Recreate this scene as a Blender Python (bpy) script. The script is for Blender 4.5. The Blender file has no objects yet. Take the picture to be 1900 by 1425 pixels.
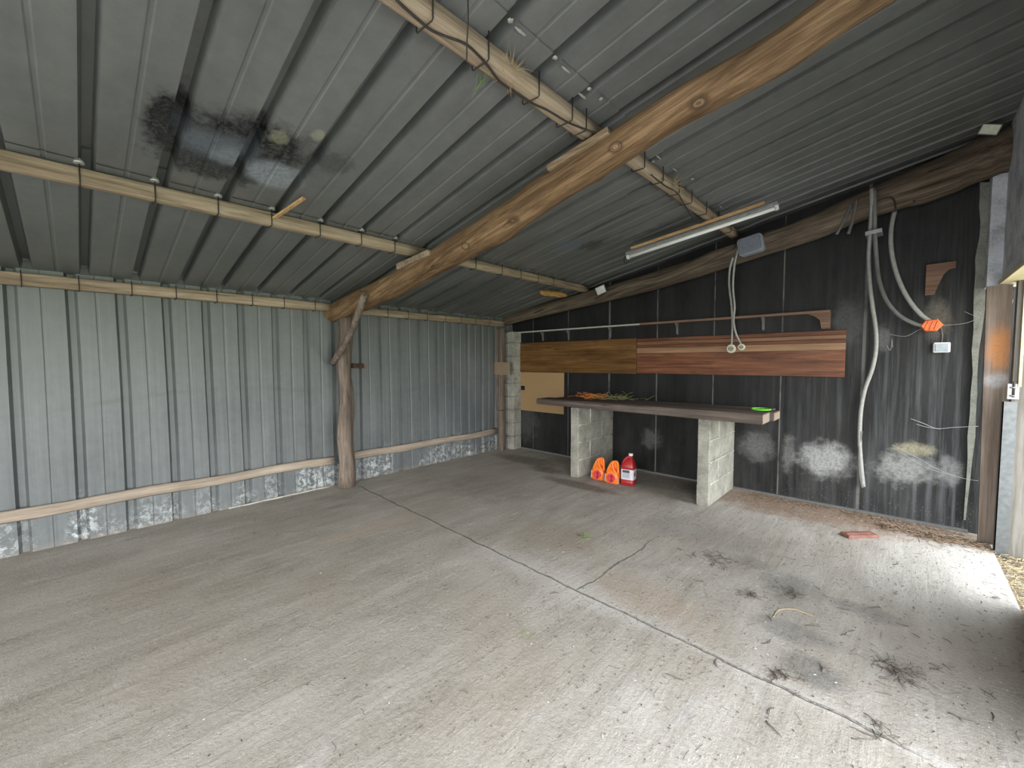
import bpy, math, random
from mathutils import Vector, Matrix, noise
random.seed(7)
sc = bpy.context.scene
COL = sc.collection

# ------------------------------------------------------------------ camera
CAM = Vector((4.3889, -4.6544, 1.3190))
YAW, PITCH, ROLL, FPX = -0.75737, -0.05397, -0.00337, 767.65
_f = Vector((math.sin(YAW)*math.cos(PITCH), math.cos(YAW)*math.cos(PITCH), math.sin(PITCH)))
_r0 = Vector((math.cos(YAW), -math.sin(YAW), 0)); _u0 = _r0.cross(_f)
_r = _r0*math.cos(ROLL) + _u0*math.sin(ROLL); _u = -_r0*math.sin(ROLL) + _u0*math.cos(ROLL)
cd = bpy.data.cameras.new('camera'); cam = bpy.data.objects.new('camera', cd); COL.objects.link(cam)
cd.sensor_fit = 'HORIZONTAL'; cd.sensor_width = 36; cd.lens = FPX/1900*36; cd.clip_start = .02; cd.clip_end = 300
M = Matrix((( _r.x, _u.x, -_f.x, CAM.x), (_r.y, _u.y, -_f.y, CAM.y), (_r.z, _u.z, -_f.z, CAM.z), (0, 0, 0, 1)))
cam.matrix_world = M; sc.camera = cam

# ------------------------------------------------------------------ light
w = bpy.data.worlds.new('world'); sc.world = w; w.use_nodes = True
wn = w.node_tree; wn.nodes.clear()
bg = wn.nodes.new('ShaderNodeBackground'); wo = wn.nodes.new('ShaderNodeOutputWorld')
tc = wn.nodes.new('ShaderNodeTexCoord'); sx = wn.nodes.new('ShaderNodeSeparateXYZ'); cr = wn.nodes.new('ShaderNodeValToRGB')
wn.links.new(tc.outputs['Generated'], sx.inputs[0]); wn.links.new(sx.outputs['Z'], cr.inputs[0])
_e = cr.color_ramp.elements; _e.new(.5); _e.new(.7)
for q_, (p_, c_) in zip(_e, [(0.0, (.98, .98, .95)), (.12, (1.0, 1.0, .98)), (.32, (1.0, 1.0, 1.0)), (.85, (.80, .89, 1.0))]): q_.position = p_; q_.color = (*c_, 1)
wn.links.new(cr.outputs[0], bg.inputs['Color']); bg.inputs['Strength'].default_value = 3.6
wn.links.new(bg.outputs[0], wo.inputs['Surface'])
sd = bpy.data.lights.new('sun', 'SUN'); sd.energy = 7.0; sd.angle = math.radians(3); sd.color = (1, .95, .86)
so = bpy.data.objects.new('sun', sd); COL.objects.link(so)
so.rotation_euler = Vector((.55, -.28, -.80)).to_track_quat('-Z', 'Y').to_euler()   # sun stands behind the shed
def portal(name, x, y0, y1, z0, z1):
    l = bpy.data.lights.new(name, 'AREA'); l.shape = 'RECTANGLE'; l.size = z1-z0; l.size_y = y1-y0
    l.cycles.is_portal = True
    o = bpy.data.objects.new(name, l); COL.objects.link(o); o.location = (x, (y0+y1)/2, (z0+z1)/2)
    o.rotation_euler = (0, math.radians(90), 0); return o
portal('daylight_doorway', 4.97, -1.25, -.3, 0, 1.85)
portal('daylight_open_bay', 4.97, -8.6, -2.72, 0, 1.85)
lp = portal('daylight_added_opening', 0, 0, 1, 0, 1); lp.location = (3.2, -8.78, 1.0); lp.data.size = 3.2; lp.data.size_y = 2.0; lp.rotation_euler = (math.radians(90), 0, 0)  # portal for an opening added behind the camera to even the light
sc.view_settings.view_transform = 'Standard'; sc.view_settings.look = 'None'
sc.view_settings.gamma = 1; sc.view_settings.exposure = 1.6
try: sc.view_settings.use_curve_mapping = False
except Exception: pass
sc.cycles.max_bounces = 10; sc.cycles.diffuse_bounces = 7
sc.cycles.sample_clamp_indirect = 6

# ------------------------------------------------------------------ points
def ray(px, py): return _f + _r*((px-950)/FPX) - _u*((py-712.5)/FPX)
def on(px, py, n, d):
    n = Vector(n); v = ray(px, py); return CAM + v*((d - n.dot(CAM))/n.dot(v))
def onX(px, py, x=0): return on(px, py, (1, 0, 0), x)
def onY(px, py, y=0): return on(px, py, (0, 1, 0), y)
def onZ(px, py, z=0): return on(px, py, (0, 0, 1), z)
SL, Z0 = .196, 1.97
def onR(px, py, dz=0): return on(px, py, (-SL, 0, 1), Z0+dz)      # a plane dz under the roof sheets
def roofz(x): return Z0 + SL*x

# ------------------------------------------------------------------ mesh helpers
class MB:
    def __init__(s): s.v = []; s.f = []; s.sm = []
    def add(s, vs, fs, smooth=False):
        b = len(s.v); s.v += [Vector(p) for p in vs]; s.f += [tuple(i+b for i in f) for f in fs]; s.sm += [smooth]*len(fs)
    def box(s, a, b, j=0, bev=0):
        a = Vector(a); b = Vector(b)
        c = (a+b)/2; h = (b-a)/2; s.obox(c, (1,0,0), (0,1,0), (0,0,1), (abs(h.x), abs(h.y), abs(h.z)), j, bev)
    def obox(s, c, X, Y, Z, h, j=0, bev=0):
        c = Vector(c); X = Vector(X).normalized(); Y = Vector(Y).normalized(); Z = Vector(Z).normalized()
        if bev <= 0:
            vs = [c + X*h[0]*i + Y*h[1]*k + Z*h[2]*l + Vector([random.uniform(-j, j) for _ in range(3)]) for i in (-1,1) for k in (-1,1) for l in (-1,1)]
            s.add(vs, [(0,1,3,2),(4,6,7,5),(0,4,5,1),(2,3,7,6),(0,2,6,4),(1,5,7,3)]); return
        bev = min(bev, min(h)*.9)
        vs = []; idx = {}
        for i in (-1,1):
            for k in (-1,1):
                for l in (-1,1):
                    jj = Vector([random.uniform(-j, j) for _ in range(3)])
                    for ax in range(3):
                        e = [h[0], h[1], h[2]]
                        for q in range(3):
                            if q != ax: e[q] -= bev
                        idx[(i,k,l,ax)] = len(vs); vs.append(c + X*e[0]*i + Y*e[1]*k + Z*e[2]*l + jj)
        fs = []
        S = (-1, 1)
        for i in S:
            fs.append([idx[(i,k,l,0)] for k,l in ((-1,-1),(1,-1),(1,1),(-1,1))])
            fs.append([idx[(k,i,l,1)] for k,l in ((-1,-1),(1,-1),(1,1),(-1,1))])
            fs.append([idx[(k,l,i,2)] for k,l in ((-1,-1),(1,-1),(1,1),(-1,1))])
        for k in S:
            for l in S:
                fs.append([idx[(-1,k,l,1)], idx[(1,k,l,1)], idx[(1,k,l,2)], idx[(-1,k,l,2)]])
                fs.append([idx[(k,-1,l,0)], idx[(k,1,l,0)], idx[(k,1,l,2)], idx[(k,-1,l,2)]])
                fs.append([idx[(k,l,-1,0)], idx[(k,l,1,0)], idx[(k,l,1,1)], idx[(k,l,-1,1)]])
        for i in S:
            for k in S:
                for l in S: fs.append([idx[(i,k,l,a)] for a in range(3)])
        s.add(vs, fs)
    def tube(s, pts, rad, n=8, cap=True, fn=None, up=None, flat=1.0, smooth=True):
        pts = [Vector(p) for p in pts]; m = len(pts)
        if not hasattr(rad, '__len__'): rad = [rad]*m
        vs = []; prev = None
        for i in range(m):
            t = (pts[min(i+1, m-1)] - pts[max(i-1, 0)]).normalized()
            if prev is None:
                ref = Vector(up) if up else (Vector((0,0,1)) if abs(t.z) < .9 else Vector((1,0,0)))
            else: ref = prev
            nn = (ref - t*ref.dot(t)).normalized(); bb = t.cross(nn); prev = nn
            for k in range(n):
                a = 2*math.pi*k/n; r = rad[i]*(fn(i/(m-1), a) if fn else 1)
                vs.append(pts[i] + nn*math.cos(a)*r + bb*math.sin(a)*r*flat)
        fs = [(i*n+k, i*n+(k+1)%n, (i+1)*n+(k+1)%n, (i+1)*n+k) for i in range(m-1) for k in range(n)]
        if cap: fs += [tuple(range(n))[::-1], tuple((m-1)*n+k for k in range(n))]
        s.add(vs, fs, smooth)
        if cap: s.sm[-1] = s.sm[-2] = False
    def loft(s, rings, smooth=True, cap=True):
        n = len(rings[0]); vs = [p for r in rings for p in r]
        fs = [(i*n+k, i*n+(k+1)%n, (i+1)*n+(k+1)%n, (i+1)*n+k) for i in range(len(rings)-1) for k in range(n)]
        if cap: fs += [tuple(range(n))[::-1], tuple((len(rings)-1)*n+k for k in range(n))]
        s.add(vs, fs, smooth)
        if cap: s.sm[-1] = s.sm[-2] = False
    def prism(s, poly, d):      # polygon (3D points) pushed along d
        n = len(poly); d = Vector(d); vs = [Vector(p) for p in poly] + [Vector(p)+d for p in poly]
        s.add(vs, [tuple(range(n))[::-1], tuple(range(n, 2*n))] + [(i, (i+1)%n, (i+1)%n+n, i+n) for i in range(n)])
    def build(s, name, m, parent=None, origin=None, fix=True):
        if parent is not None: o0 = WORLD[parent.name].copy()
        elif origin is not None: o0 = Vector(origin)
        else:
            xs = [p.x for p in s.v]; ys = [p.y for p in s.v]; zs = [p.z for p in s.v]
            o0 = Vector(((min(xs)+max(xs))/2, (min(ys)+max(ys))/2, min(zs)))
        me = bpy.data.meshes.new(name); me.from_pydata([p-o0 for p in s.v], [], s.f); me.update()
        for p, q in zip(me.polygons, s.sm): p.use_smooth = q
        if fix:
            import bmesh
            b = bmesh.new(); b.from_mesh(me); bmesh.ops.recalc_face_normals(b, faces=b.faces); b.to_mesh(me); b.free()
        me.materials.append(m)
        o = bpy.data.objects.new(name, me); COL.objects.link(o)
        WORLD[o.name] = o0
        if parent is None: o.location = o0
        else: o.parent = parent
        return o
WORLD = {}
def tag(o, label=None, cat=None, group=None, kind=None):
    if label: o['label'] = label
    if cat: o['category'] = cat
    if group: o['group'] = group
    if kind: o['kind'] = kind
    return o
def empty(name, loc):
    o = bpy.data.objects.new(name, None); COL.objects.link(o); o.location = loc; o.empty_display_size = .1
    WORLD[o.name] = Vector(loc); return o
def struct(mb, name, m): return tag(mb.build(name, m, origin=(0,0,0)), kind='structure')
def copy_tree(o, parent=None):
    c = o.copy(); COL.objects.link(c); WORLD[c.name] = WORLD[o.name].copy()
    if parent: c.parent = parent
    for ch in list(o.children): copy_tree(ch, c)
    return c
def spline(pts, n=6):
    pts = [Vector(p) for p in pts]; out = []
    for i in range(len(pts)-1):
        p0 = pts[max(i-1,0)]; p1 = pts[i]; p2 = pts[i+1]; p3 = pts[min(i+2, len(pts)-1)]
        for k in range(n):
            t = k/n
            out.append(.5*((2*p1)+(-p0+p2)*t+(2*p0-5*p1+4*p2-p3)*t*t+(-p0+3*p1-3*p2+p3)*t**3))
    out.append(pts[-1]); return out
def lerp(a, b, t): return a+(b-a)*t

# ------------------------------------------------------------------ material helpers
class G:
    def __init__(s, name, rough=.8, metal=0, spec=.5):
        s.m = bpy.data.materials.new(name); s.m.use_nodes = True; s.nt = s.m.node_tree; s.n = s.nt.nodes; s.l = s.nt.links
        s.b = s.n['Principled BSDF']; s.b.inputs['Roughness'].default_value = rough; s.b.inputs['Metallic'].default_value = metal
        s.b.inputs['Specular IOR Level'].default_value = spec
        s.tc = s.n.new('ShaderNodeTexCoord'); s.co = s.tc.outputs['Object']
    def put(s, sock, v):
        if hasattr(v, 'is_output'): s.l.new(v, sock)
        else:
            if hasattr(sock.default_value, '__len__') and hasattr(v, '__len__') and len(sock.default_value) == 4 and len(v) == 3: v = (*v, 1)
            sock.default_value = v
    def math(s, op, a, b=0, c=None, clamp=False):
        n = s.n.new('ShaderNodeMath'); n.operation = op; n.use_clamp = clamp
        s.put(n.inputs[0], a); s.put(n.inputs[1], b)
        if c is not None: s.put(n.inputs[2], c)
        return n.outputs[0]
    def vmath(s, op, a, b=(0,0,0)):
        n = s.n.new('ShaderNodeVectorMath'); n.operation = op; s.put(n.inputs[0], a)
        if op == 'SCALE': s.put(n.inputs['Scale'], b)
        else: s.put(n.inputs[1], b)
        return n.outputs['Value'] if op in ('LENGTH', 'DISTANCE', 'DOT_PRODUCT') else n.outputs[0]
    def sep(s, v):
        n = s.n.new('ShaderNodeSeparateXYZ'); s.put(n.inputs[0], v); return n.outputs
    def noise(s, scale=(1,1,1), detail=4, rough=.55, dist=0, co=None, off=(0,0,0)):
        v = s.vmath('MULTIPLY', co or s.co, scale if hasattr(scale, '__len__') else (scale,)*3)
        if any(off): v = s.vmath('ADD', v, off)
        n = s.n.new('ShaderNodeTexNoise'); s.put(n.inputs['Vector'], v); n.inputs['Scale'].default_value = 1
        n.inputs['Detail'].default_value = detail; n.inputs['Roughness'].default_value = rough; n.inputs['Distortion'].default_value = dist
        return n.outputs['Fac']
    def voro(s, scale, feat='F1', co=None):
        v = s.vmath('MULTIPLY', co or s.co, scale if hasattr(scale, '__len__') else (scale,)*3)
        n = s.n.new('ShaderNodeTexVoronoi'); n.feature = feat; s.put(n.inputs['Vector'], v); n.inputs['Scale'].default_value = 1
        return n.outputs['Distance']
    def rng(s, v, a, b, c=0., d=1., smooth=False):
        n = s.n.new('ShaderNodeMapRange'); n.clamp = True
        if smooth: n.interpolation_type = 'SMOOTHSTEP'
        s.put(n.inputs[0], v)
        for i, q in enumerate((a, b, c, d)): s.put(n.inputs[i+1], q)
        return n.outputs[0]
    def ramp(s, v, stops):
        n = s.n.new('ShaderNodeValToRGB'); s.put(n.inputs[0], v); e = n.color_ramp.elements
        while len(e) < len(stops): e.new(.5)
        for q, (p, c) in zip(e, stops): q.position = p; q.color = (*c, 1)
        return n.outputs[0]
    def mix(s, f, a, b, mode='MIX'):
        n = s.n.new('ShaderNodeMix'); n.data_type = 'RGBA'; n.blend_type = mode
        s.put(n.inputs[0], f); s.put(n.inputs[6], a); s.put(n.inputs[7], b); return n.outputs[2]
    def blob(s, c, r, na=.5, ns=6, edge=.5, co=None):
        d = s.vmath('DIVIDE', s.vmath('SUBTRACT', co or s.co, c), r); d = s.vmath('LENGTH', d)
        nz = s.noise(ns, 5, .65, co=co, off=(c[0]*3.1, c[1]*1.7, 5)); nz = s.math('MULTIPLY', s.math('SUBTRACT', nz, .5), na*2)
        br = s.rng(s.noise(ns*4.5, 4, .75, co=co, off=(c[2], c[0]*2.1, c[1])), .34, .56, .5, 1)
        return s.math('MULTIPLY', br, s.rng(s.math('ADD', d, nz), 1-edge, 1+edge*.4, 1, 0, True))
    def bump(s, h, dist=.01, strength=1, prev=None):
        n = s.n.new('ShaderNodeBump'); n.inputs['Distance'].default_value = dist; n.inputs['Strength'].default_value = strength
        s.put(n.inputs['Height'], h)
        if prev: s.l.new(prev, n.inputs['Normal'])
        s.l.new(n.outputs[0], s.b.inputs['Normal']); return n.outputs[0]
    def col(s, v): s.put(s.b.inputs['Base Color'], v); return s
    def rough(s, v): s.put(s.b.inputs['Roughness'], v); return s
def srgb(r, g, b):
    f = lambda c: (c/255/12.92 if c/255 <= .04045 else ((c/255+.055)/1.055)**2.4)
    return (f(r), f(g), f(b))
def plain(name, c, rough=.6, metal=0, var=.15, sc_=30):
    g = G(name, rough, metal); n = g.noise(sc_, 4)
    k1 = tuple(x*(1-var) for x in c); k2 = tuple(min(1, x*(1+var)) for x in c)
    g.col(g.ramp(n, [(.3, k1), (.7, k2)])); g.bump(n, .001, .4); return g.m
def wood(name, dark, mid, light, axis='X', grain=60, bump=.002, knots=True, crack=0, rough=.8, stretch=.04, slope=0, blotch=0):
    g = G(name, rough, spec=.25)
    if slope:
        q = g.sep(g.co); cb = g.n.new('ShaderNodeCombineXYZ'); g.put(cb.inputs[0], q[0]); g.put(cb.inputs[1], q[1]); g.put(cb.inputs[2], g.math('SUBTRACT', q[2], g.math('MULTIPLY', q[0], slope))); g.co = cb.outputs[0]
    sc3 = {'X': (grain*stretch, grain, grain), 'Y': (grain, grain*stretch, grain), 'Z': (grain, grain, grain*stretch)}[axis]
    lo3 = tuple(q*.12 for q in sc3)
    a = g.noise(sc3, 6, .7, .2); b = g.noise(lo3, 4, .6, .15)
    v = g.math('ADD', g.math('MULTIPLY', a, .55), g.math('MULTIPLY', b, .45))
    c = g.ramp(v, [(.39, dark), (.5, mid), (.61, light)])
    big = g.noise(2.3, 3); c = g.mix(g.rng(big, .35, .7, 0, .45), c, tuple(x*.62 for x in mid))
    if blotch:
        bs = {'X': (1.6, 9, 9), 'Y': (9, 1.6, 9), 'Z': (9, 9, 1.6)}[axis]
        c = g.mix(g.math('MULTIPLY', g.rng(g.noise(bs, 5, .7, .5, off=(7, 1, 3)), .50, .66), blotch), c, tuple(x*.8 for x in dark))
        c = g.mix(g.math('MULTIPLY', g.rng(g.noise(bs, 5, .7, .5, off=(2, 6, 9)), .56, .70), blotch*.6), c, tuple(min(1, x*1.15) for x in light))
    h = a
    if crack:
        cs = {'X': (.35, 15, 15), 'Y': (15, .35, 15), 'Z': (15, 15, .35)}[axis]
        k = g.noise(cs, 1, .3, .05); k = g.math('ABSOLUTE', g.math('SUBTRACT', k, .5)); k = g.math('MULTIPLY', g.rng(k, .0, .010, 1, 0), g.rng(g.noise(2.2, 2, off=(4, 4, 4)), .48, .56))
        c = g.mix(g.math('MULTIPLY', k, crack), c, tuple(x*.25 for x in dark)); h = g.math('SUBTRACT', a, k)
    g.col(c); g.bump(h, bump, .8); return g.m

# ------------------------------------------------------------------ materials of the shell
def m_floor():
    g = G('concrete_floor', .9, spec=.2)
    P = g.sep(g.co)
    big = g.noise(.9, 4, .6); med = g.noise((5, 1.6, 1), 5, .6, .5); fine = g.noise(55, 5, .7)
    streak = g.noise((16, 1.1, 1), 5, .65, .3)
    v = g.math('ADD', g.math('MULTIPLY', big, .3), g.math('ADD', g.math('MULTIPLY', med, .3), g.math('ADD', g.math('MULTIPLY', streak, .15), g.math('MULTIPLY', fine, .25))))
    c = g.ramp(v, [(.38, (.26, .237, .203)), (.46, (.365, .340, .298)), (.53, (.425, .400, .357)), (.63, (.53, .505, .46))])
    # worn pale scuffs, brown soil by the wall, darker patches round and under the bench, damp spots
    pale = g.rng(g.noise((7, 3, 1), 6, .75, .6, off=(3, 9, 1)), .56, .70)
    c = g.mix(g.math('MULTIPLY', pale, .5), c, (.56, .55, .53))
    warm = g.rng(g.noise(1.3, 4, .6, off=(7, 2, 0)), .48, .66)
    c = g.mix(g.math('MULTIPLY', warm, .35), c, (.37, .31, .25))
    for ce, r, colr, k, na in [((3.75, -.22, 0), (.95, .42, 1), (.25, .165, .11), .9, .5), ((4.5, -.15, 0), (.6, .2, 1), (.22, .15, .10), .8, .5),
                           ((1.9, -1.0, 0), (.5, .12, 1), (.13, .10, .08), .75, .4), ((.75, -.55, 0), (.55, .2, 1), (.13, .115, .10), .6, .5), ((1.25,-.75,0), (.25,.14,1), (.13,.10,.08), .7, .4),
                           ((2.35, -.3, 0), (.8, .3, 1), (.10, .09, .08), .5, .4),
                           ((1.35, -3.1, 0), (.13, .5, 1), (.50, .41, .33), .6, .7), ((3.1, -3.2, 0), (.07, .05, 1), (.32, .32, .22), .6, .6),
                           ((3.95, -1.85, 0), (.16, .2, 1), (.16, .155, .145), .55, .5), ((4.15, -2.55, 0), (.13, .12, 1), (.16, .155, .145), .7, .5), ((4.02, -2.3, 0), (.2, .1, 1), (.19, .185, .175), .6, .6), ((3.72, -1.65, 0), (.12, .1, 1), (.2, .195, .18), .5, .5),
                           ((4.3, -1.85, 0), (.16, .1, 1), (.17, .165, .155), .5, .5), ((2.9, -2.7, 0), (.7, .16, 1), (.55, .53, .5), .6, .7), ((3.3, -1.4, 0), (.5, .3, 1), (.25, .245, .23), .4, .6),
                           ((2.5, -2.2, 0), (.4, .3, 1), (.33, .28, .22), .5, .6), ((3.35,-2.5,0),(.35,.2,1),(.42,.33,.25),.5,.6), ((1.2,-1.7,0),(.6,.4,1),(.26,.235,.20),.4,.6)]:
        c = g.mix(g.math('MULTIPLY', g.blob(ce, r, na, 9, .5), k), c, colr)
    # construction joint and the crack that meets it
    wob = g.math('MULTIPLY', g.math('SUBTRACT', g.noise(5, 3), .5), .05)
    j = g.math('ABSOLUTE', g.math('ADD', g.math('ADD', P[1], 2.61), g.math('ADD', g.math('MULTIPLY', P[0], .033), wob)))
    jm = g.math('MULTIPLY', g.rng(j, .003, .009, 1, 0), g.math('MULTIPLY', g.rng(P[0], .15, .25), g.rng(P[0], 4.3, 4.5, 1, 0)))
    jp = g.math('MULTIPLY', g.rng(g.math('ADD', j, g.math('MULTIPLY', g.math('SUBTRACT', fine, .5), .08)), .02, .05, 1, 0), g.rng(P[0], 1.9, 2.6))
    c = g.mix(g.math('MULTIPLY', jp, .3), c, (.60, .58, .54)); 
    k = g.math('ABSOLUTE', g.math('ADD', g.math('SUBTRACT', P[0], 3.08), g.math('ADD', g.math('MULTIPLY', g.math('ADD', P[1], 2.2), -.02), g.math('MULTIPLY', wob, 1.6))))
    km = g.math('MULTIPLY', g.rng(k, .002, .007, 1, 0), g.math('MULTIPLY', g.rng(P[1], -2.72, -2.68), g.rng(P[1], -1.9, -1.7, 1, 0)))
    cr_ = g.math('MAXIMUM', jm, km)
    c = g.mix(g.math('MULTIPLY', g.math('MAXIMUM', jm, g.math('MULTIPLY', km, .5)), g.rng(fine, .4, .6, .2, .75)), c, (.10, .09, .075))
    # small dark crumbs and pale chips
    sp = g.rng(g.voro(34), .10, .17, 1, 0); sp = g.math('MULTIPLY', sp, g.rng(g.noise(4, 3), .5, .62)); c = g.mix(g.math('MULTIPLY', sp, .6), c, (.09, .075, .06))
    s2 = g.math('MULTIPLY', g.rng(g.voro(23, co=g.vmath('ADD', g.co, (3.3, 1.1, 0))), .05, .10, 1, 0), g.rng(g.noise(3, 3, off=(4, 4, 4)), .5, .6)); c = g.mix(g.math('MULTIPLY', s2, .6), c, (.66, .65, .62))
    g.col(c)
    # trowel ripples south of the joint
    wv = g.n.new('ShaderNodeTexWave'); wv.wave_type = 'BANDS'; wv.bands_direction = 'DIAGONAL'; wv.inputs['Scale'].default_value = 13; wv.inputs['Distortion'].default_value = 9; wv.inputs['Detail'].default_value = 3; wv.inputs['Detail Scale'].default_value = .8
    g.l.new(g.co, wv.inputs['Vector'])
    rp = g.math('MULTIPLY', wv.outputs['Fac'], g.math('MULTIPLY', g.rng(g.noise(1.6, 2, off=(1, 5, 2)), .42, .6), g.rng(P[1], -2.9, -2.6, 1, .1)))
    b = g.bump(g.math('SUBTRACT', g.math('ADD', g.math('MULTIPLY', med, .5), g.math('MULTIPLY', streak, .5)), cr_), .02, .8)
    b = b = g.bump(rp, .004, .25, b); b = g.bump(g.noise(12, 5, .7), .012, .5, b); g.bump(g.noise(48, 6, .8), .008, .85, b)
    return g.m
def m_metal_wall():
    g = G('galvanised_wall_sheet', .5, .25, spec=.5)
    P = g.sep(g.co)
    st = g.noise((1, 30, .9), 4, .6); big = g.noise(1.4, 3, .5, off=(2, 2, 2)); sm = g.noise(14, 5, .7)
    v = g.math('ADD', g.math('MULTIPLY', st, .4), g.math('ADD', g.math('MULTIPLY', big, .35), g.math('MULTIPLY', sm, .25)))
    c = g.ramp(v, [(.36, (.098, .110, .114)), (.5, (.138, .152, .158)), (.66, (.195, .212, .218))])
    c = g.mix(g.math('MULTIPLY', g.rng(P[2], .9, 1.8), .4), c, (.165, .178, .150))      # greener towards the eaves
    # dull dust line and dark flecks
    dk = g.rng(g.noise((1, 26, 26), 3, .6, off=(9, 1, 4)), .70, .76); c = g.mix(g.math('MULTIPLY', dk, .55), c, (.07, .075, .07))
    arch = g.math('SUBTRACT', g.math('ADD', P[2], g.math('MULTIPLY', g.math('SINE', g.math('MULTIPLY', P[1], 2.1)), .07)), 1.02)
    am = g.math('MULTIPLY', g.rng(g.math('ABSOLUTE', g.math('ADD', arch, g.math('MULTIPLY', g.math('SUBTRACT', sm, .5), .06))), .006, .03, 1, 0), g.rng(g.noise((1, 3, 3), 2), .45, .58))
    c = g.mix(g.math('MULTIPLY', am, .5), c, (.12, .125, .12))
    c = g.mix(g.math('MULTIPLY', g.blob((0, -1.0, .75), (1, .55, .38), .35, 5, .7), .35), c, (.155, .175, .19))  # bluish sheen near the corner, painted into the sheet colour
    # flaked coating along the foot of the sheets
    fl = g.noise((1, 22, 18), 6, .8, .5); lo = g.rng(g.math('ADD', P[2], g.math('MULTIPLY', g.math('SUBTRACT', g.noise((1, 4, 4), 3), .5), .5)), .10, .30, 1, 0)
    amt = g.rng(g.noise((1, 1.9, .3), 3, off=(5, 3, 3)), .44, .56)
    fm = g.math('MULTIPLY', g.math('MULTIPLY', lo, amt), g.rng(fl, .48, .56)); c = g.mix(g.math('MULTIPLY', fm, .8), c, (.60, .64, .66))
    c = g.mix(g.math('MULTIPLY', g.rng(P[2], .0, .05, 1, 0), .5), c, (.24, .22, .19))
    g.col(c); g.rough(g.rng(v, .35, .65, .42, .62)); g.b.inputs['Metallic'].default_value = .25
    g.bump(g.math('ADD', g.math('MULTIPLY', big, 1.0), g.math('MULTIPLY', sm, .12)), .03, .35)
    return g.m
def m_roof():
    g = G('galvanised_roof_sheet', .5, .25, spec=.5)
    P = g.sep(g.co)
    st = g.noise((1.5, 7, 1), 4, .6); big = g.noise(1.1, 3, .5); sm = g.noise(16, 5, .7)
    v = g.math('ADD', g.math('MULTIPLY', st, .3), g.math('ADD', g.math('MULTIPLY', big, .4), g.math('MULTIPLY', sm, .3)))
    c = g.ramp(v, [(.36, (.130, .136, .132)), (.5, (.168, .175, .170)), (.66, (.215, .223, .217))])
    def st_(ce, r, colr, k, na=.5, ns=14, e=.35):
        nonlocal c
        c = g.mix(g.math('MULTIPLY', g.blob(ce, r, na, ns, e), k), c, colr)
    st_((2.02, -4.33, 2.37), (.20, .09, 1), (.006, .007, .008), 1, .6)
    st_((2.03, -4.02, 2.37), (.25, .33, 1), (.010, .011, .012), 1, .7, 8, .5)
    st_((1.80, -4.12, 2.37), (.15, .26, 1), (.014, .015, .017), .9, .8)
    st_((1.95, -4.13, 2.37), (.13, .20, 1), (.14, .165, .19), .9, .5, 8, .6)
    st_((1.86, -3.86, 2.34), (.14, .15, 1), (.30, .34, .37), .95, .35, 10, .4)
    st_((1.90, -4.08, 2.34), (.09, .08, 1), (.26, .30, .33), .7, .5, 10, .6)
    st_((2.28, -3.79, 2.34), (.05, .035, 1), (.36, .37, .27), .7, .5, 20, .4)
    st_((2.17, -3.93, 2.34), (.06, .045, 1), (.34, .34, .24), .6, .6, 20, .4)
    st_((2.12, -3.65, 2.34), (.10, .10, 1), (.05, .055, .06), .6, .9)
    st_((2.1, -1.46, 2.37), (.16, .15, 1), (.15, .19, .22), .7, .6); st_((2.22, -1.25, 2.37), (.13, .12, 1), (.03, .035, .04), .6, .9)
    st_((2.95, -1.8, 2.5), (.10, .035, 1), (.015, .017, .02), .85, .6, 18); st_((2.55, -1.55, 2.5), (.35, .02, 1), (.03, .03, .035), .7, .9, 18)
    st_((2.9, -.9, 2.5), (.4, .2, 1), (.06, .065, .07), .6, .8)
    st_((.7, -1.4, 2.1), (.6, .5, 1), (.09, .10, .10), .6, .8, 4)
    g.col(c); g.rough(g.rng(v, .35, .65, .40, .58)); g.bump(g.math('ADD', big, g.math('MULTIPLY', sm, .1)), .03, .3)
    return g.m
SEAMS = [.42, 1.05, 1.685, 2.307, 2.927, 3.54, 4.14]
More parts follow.
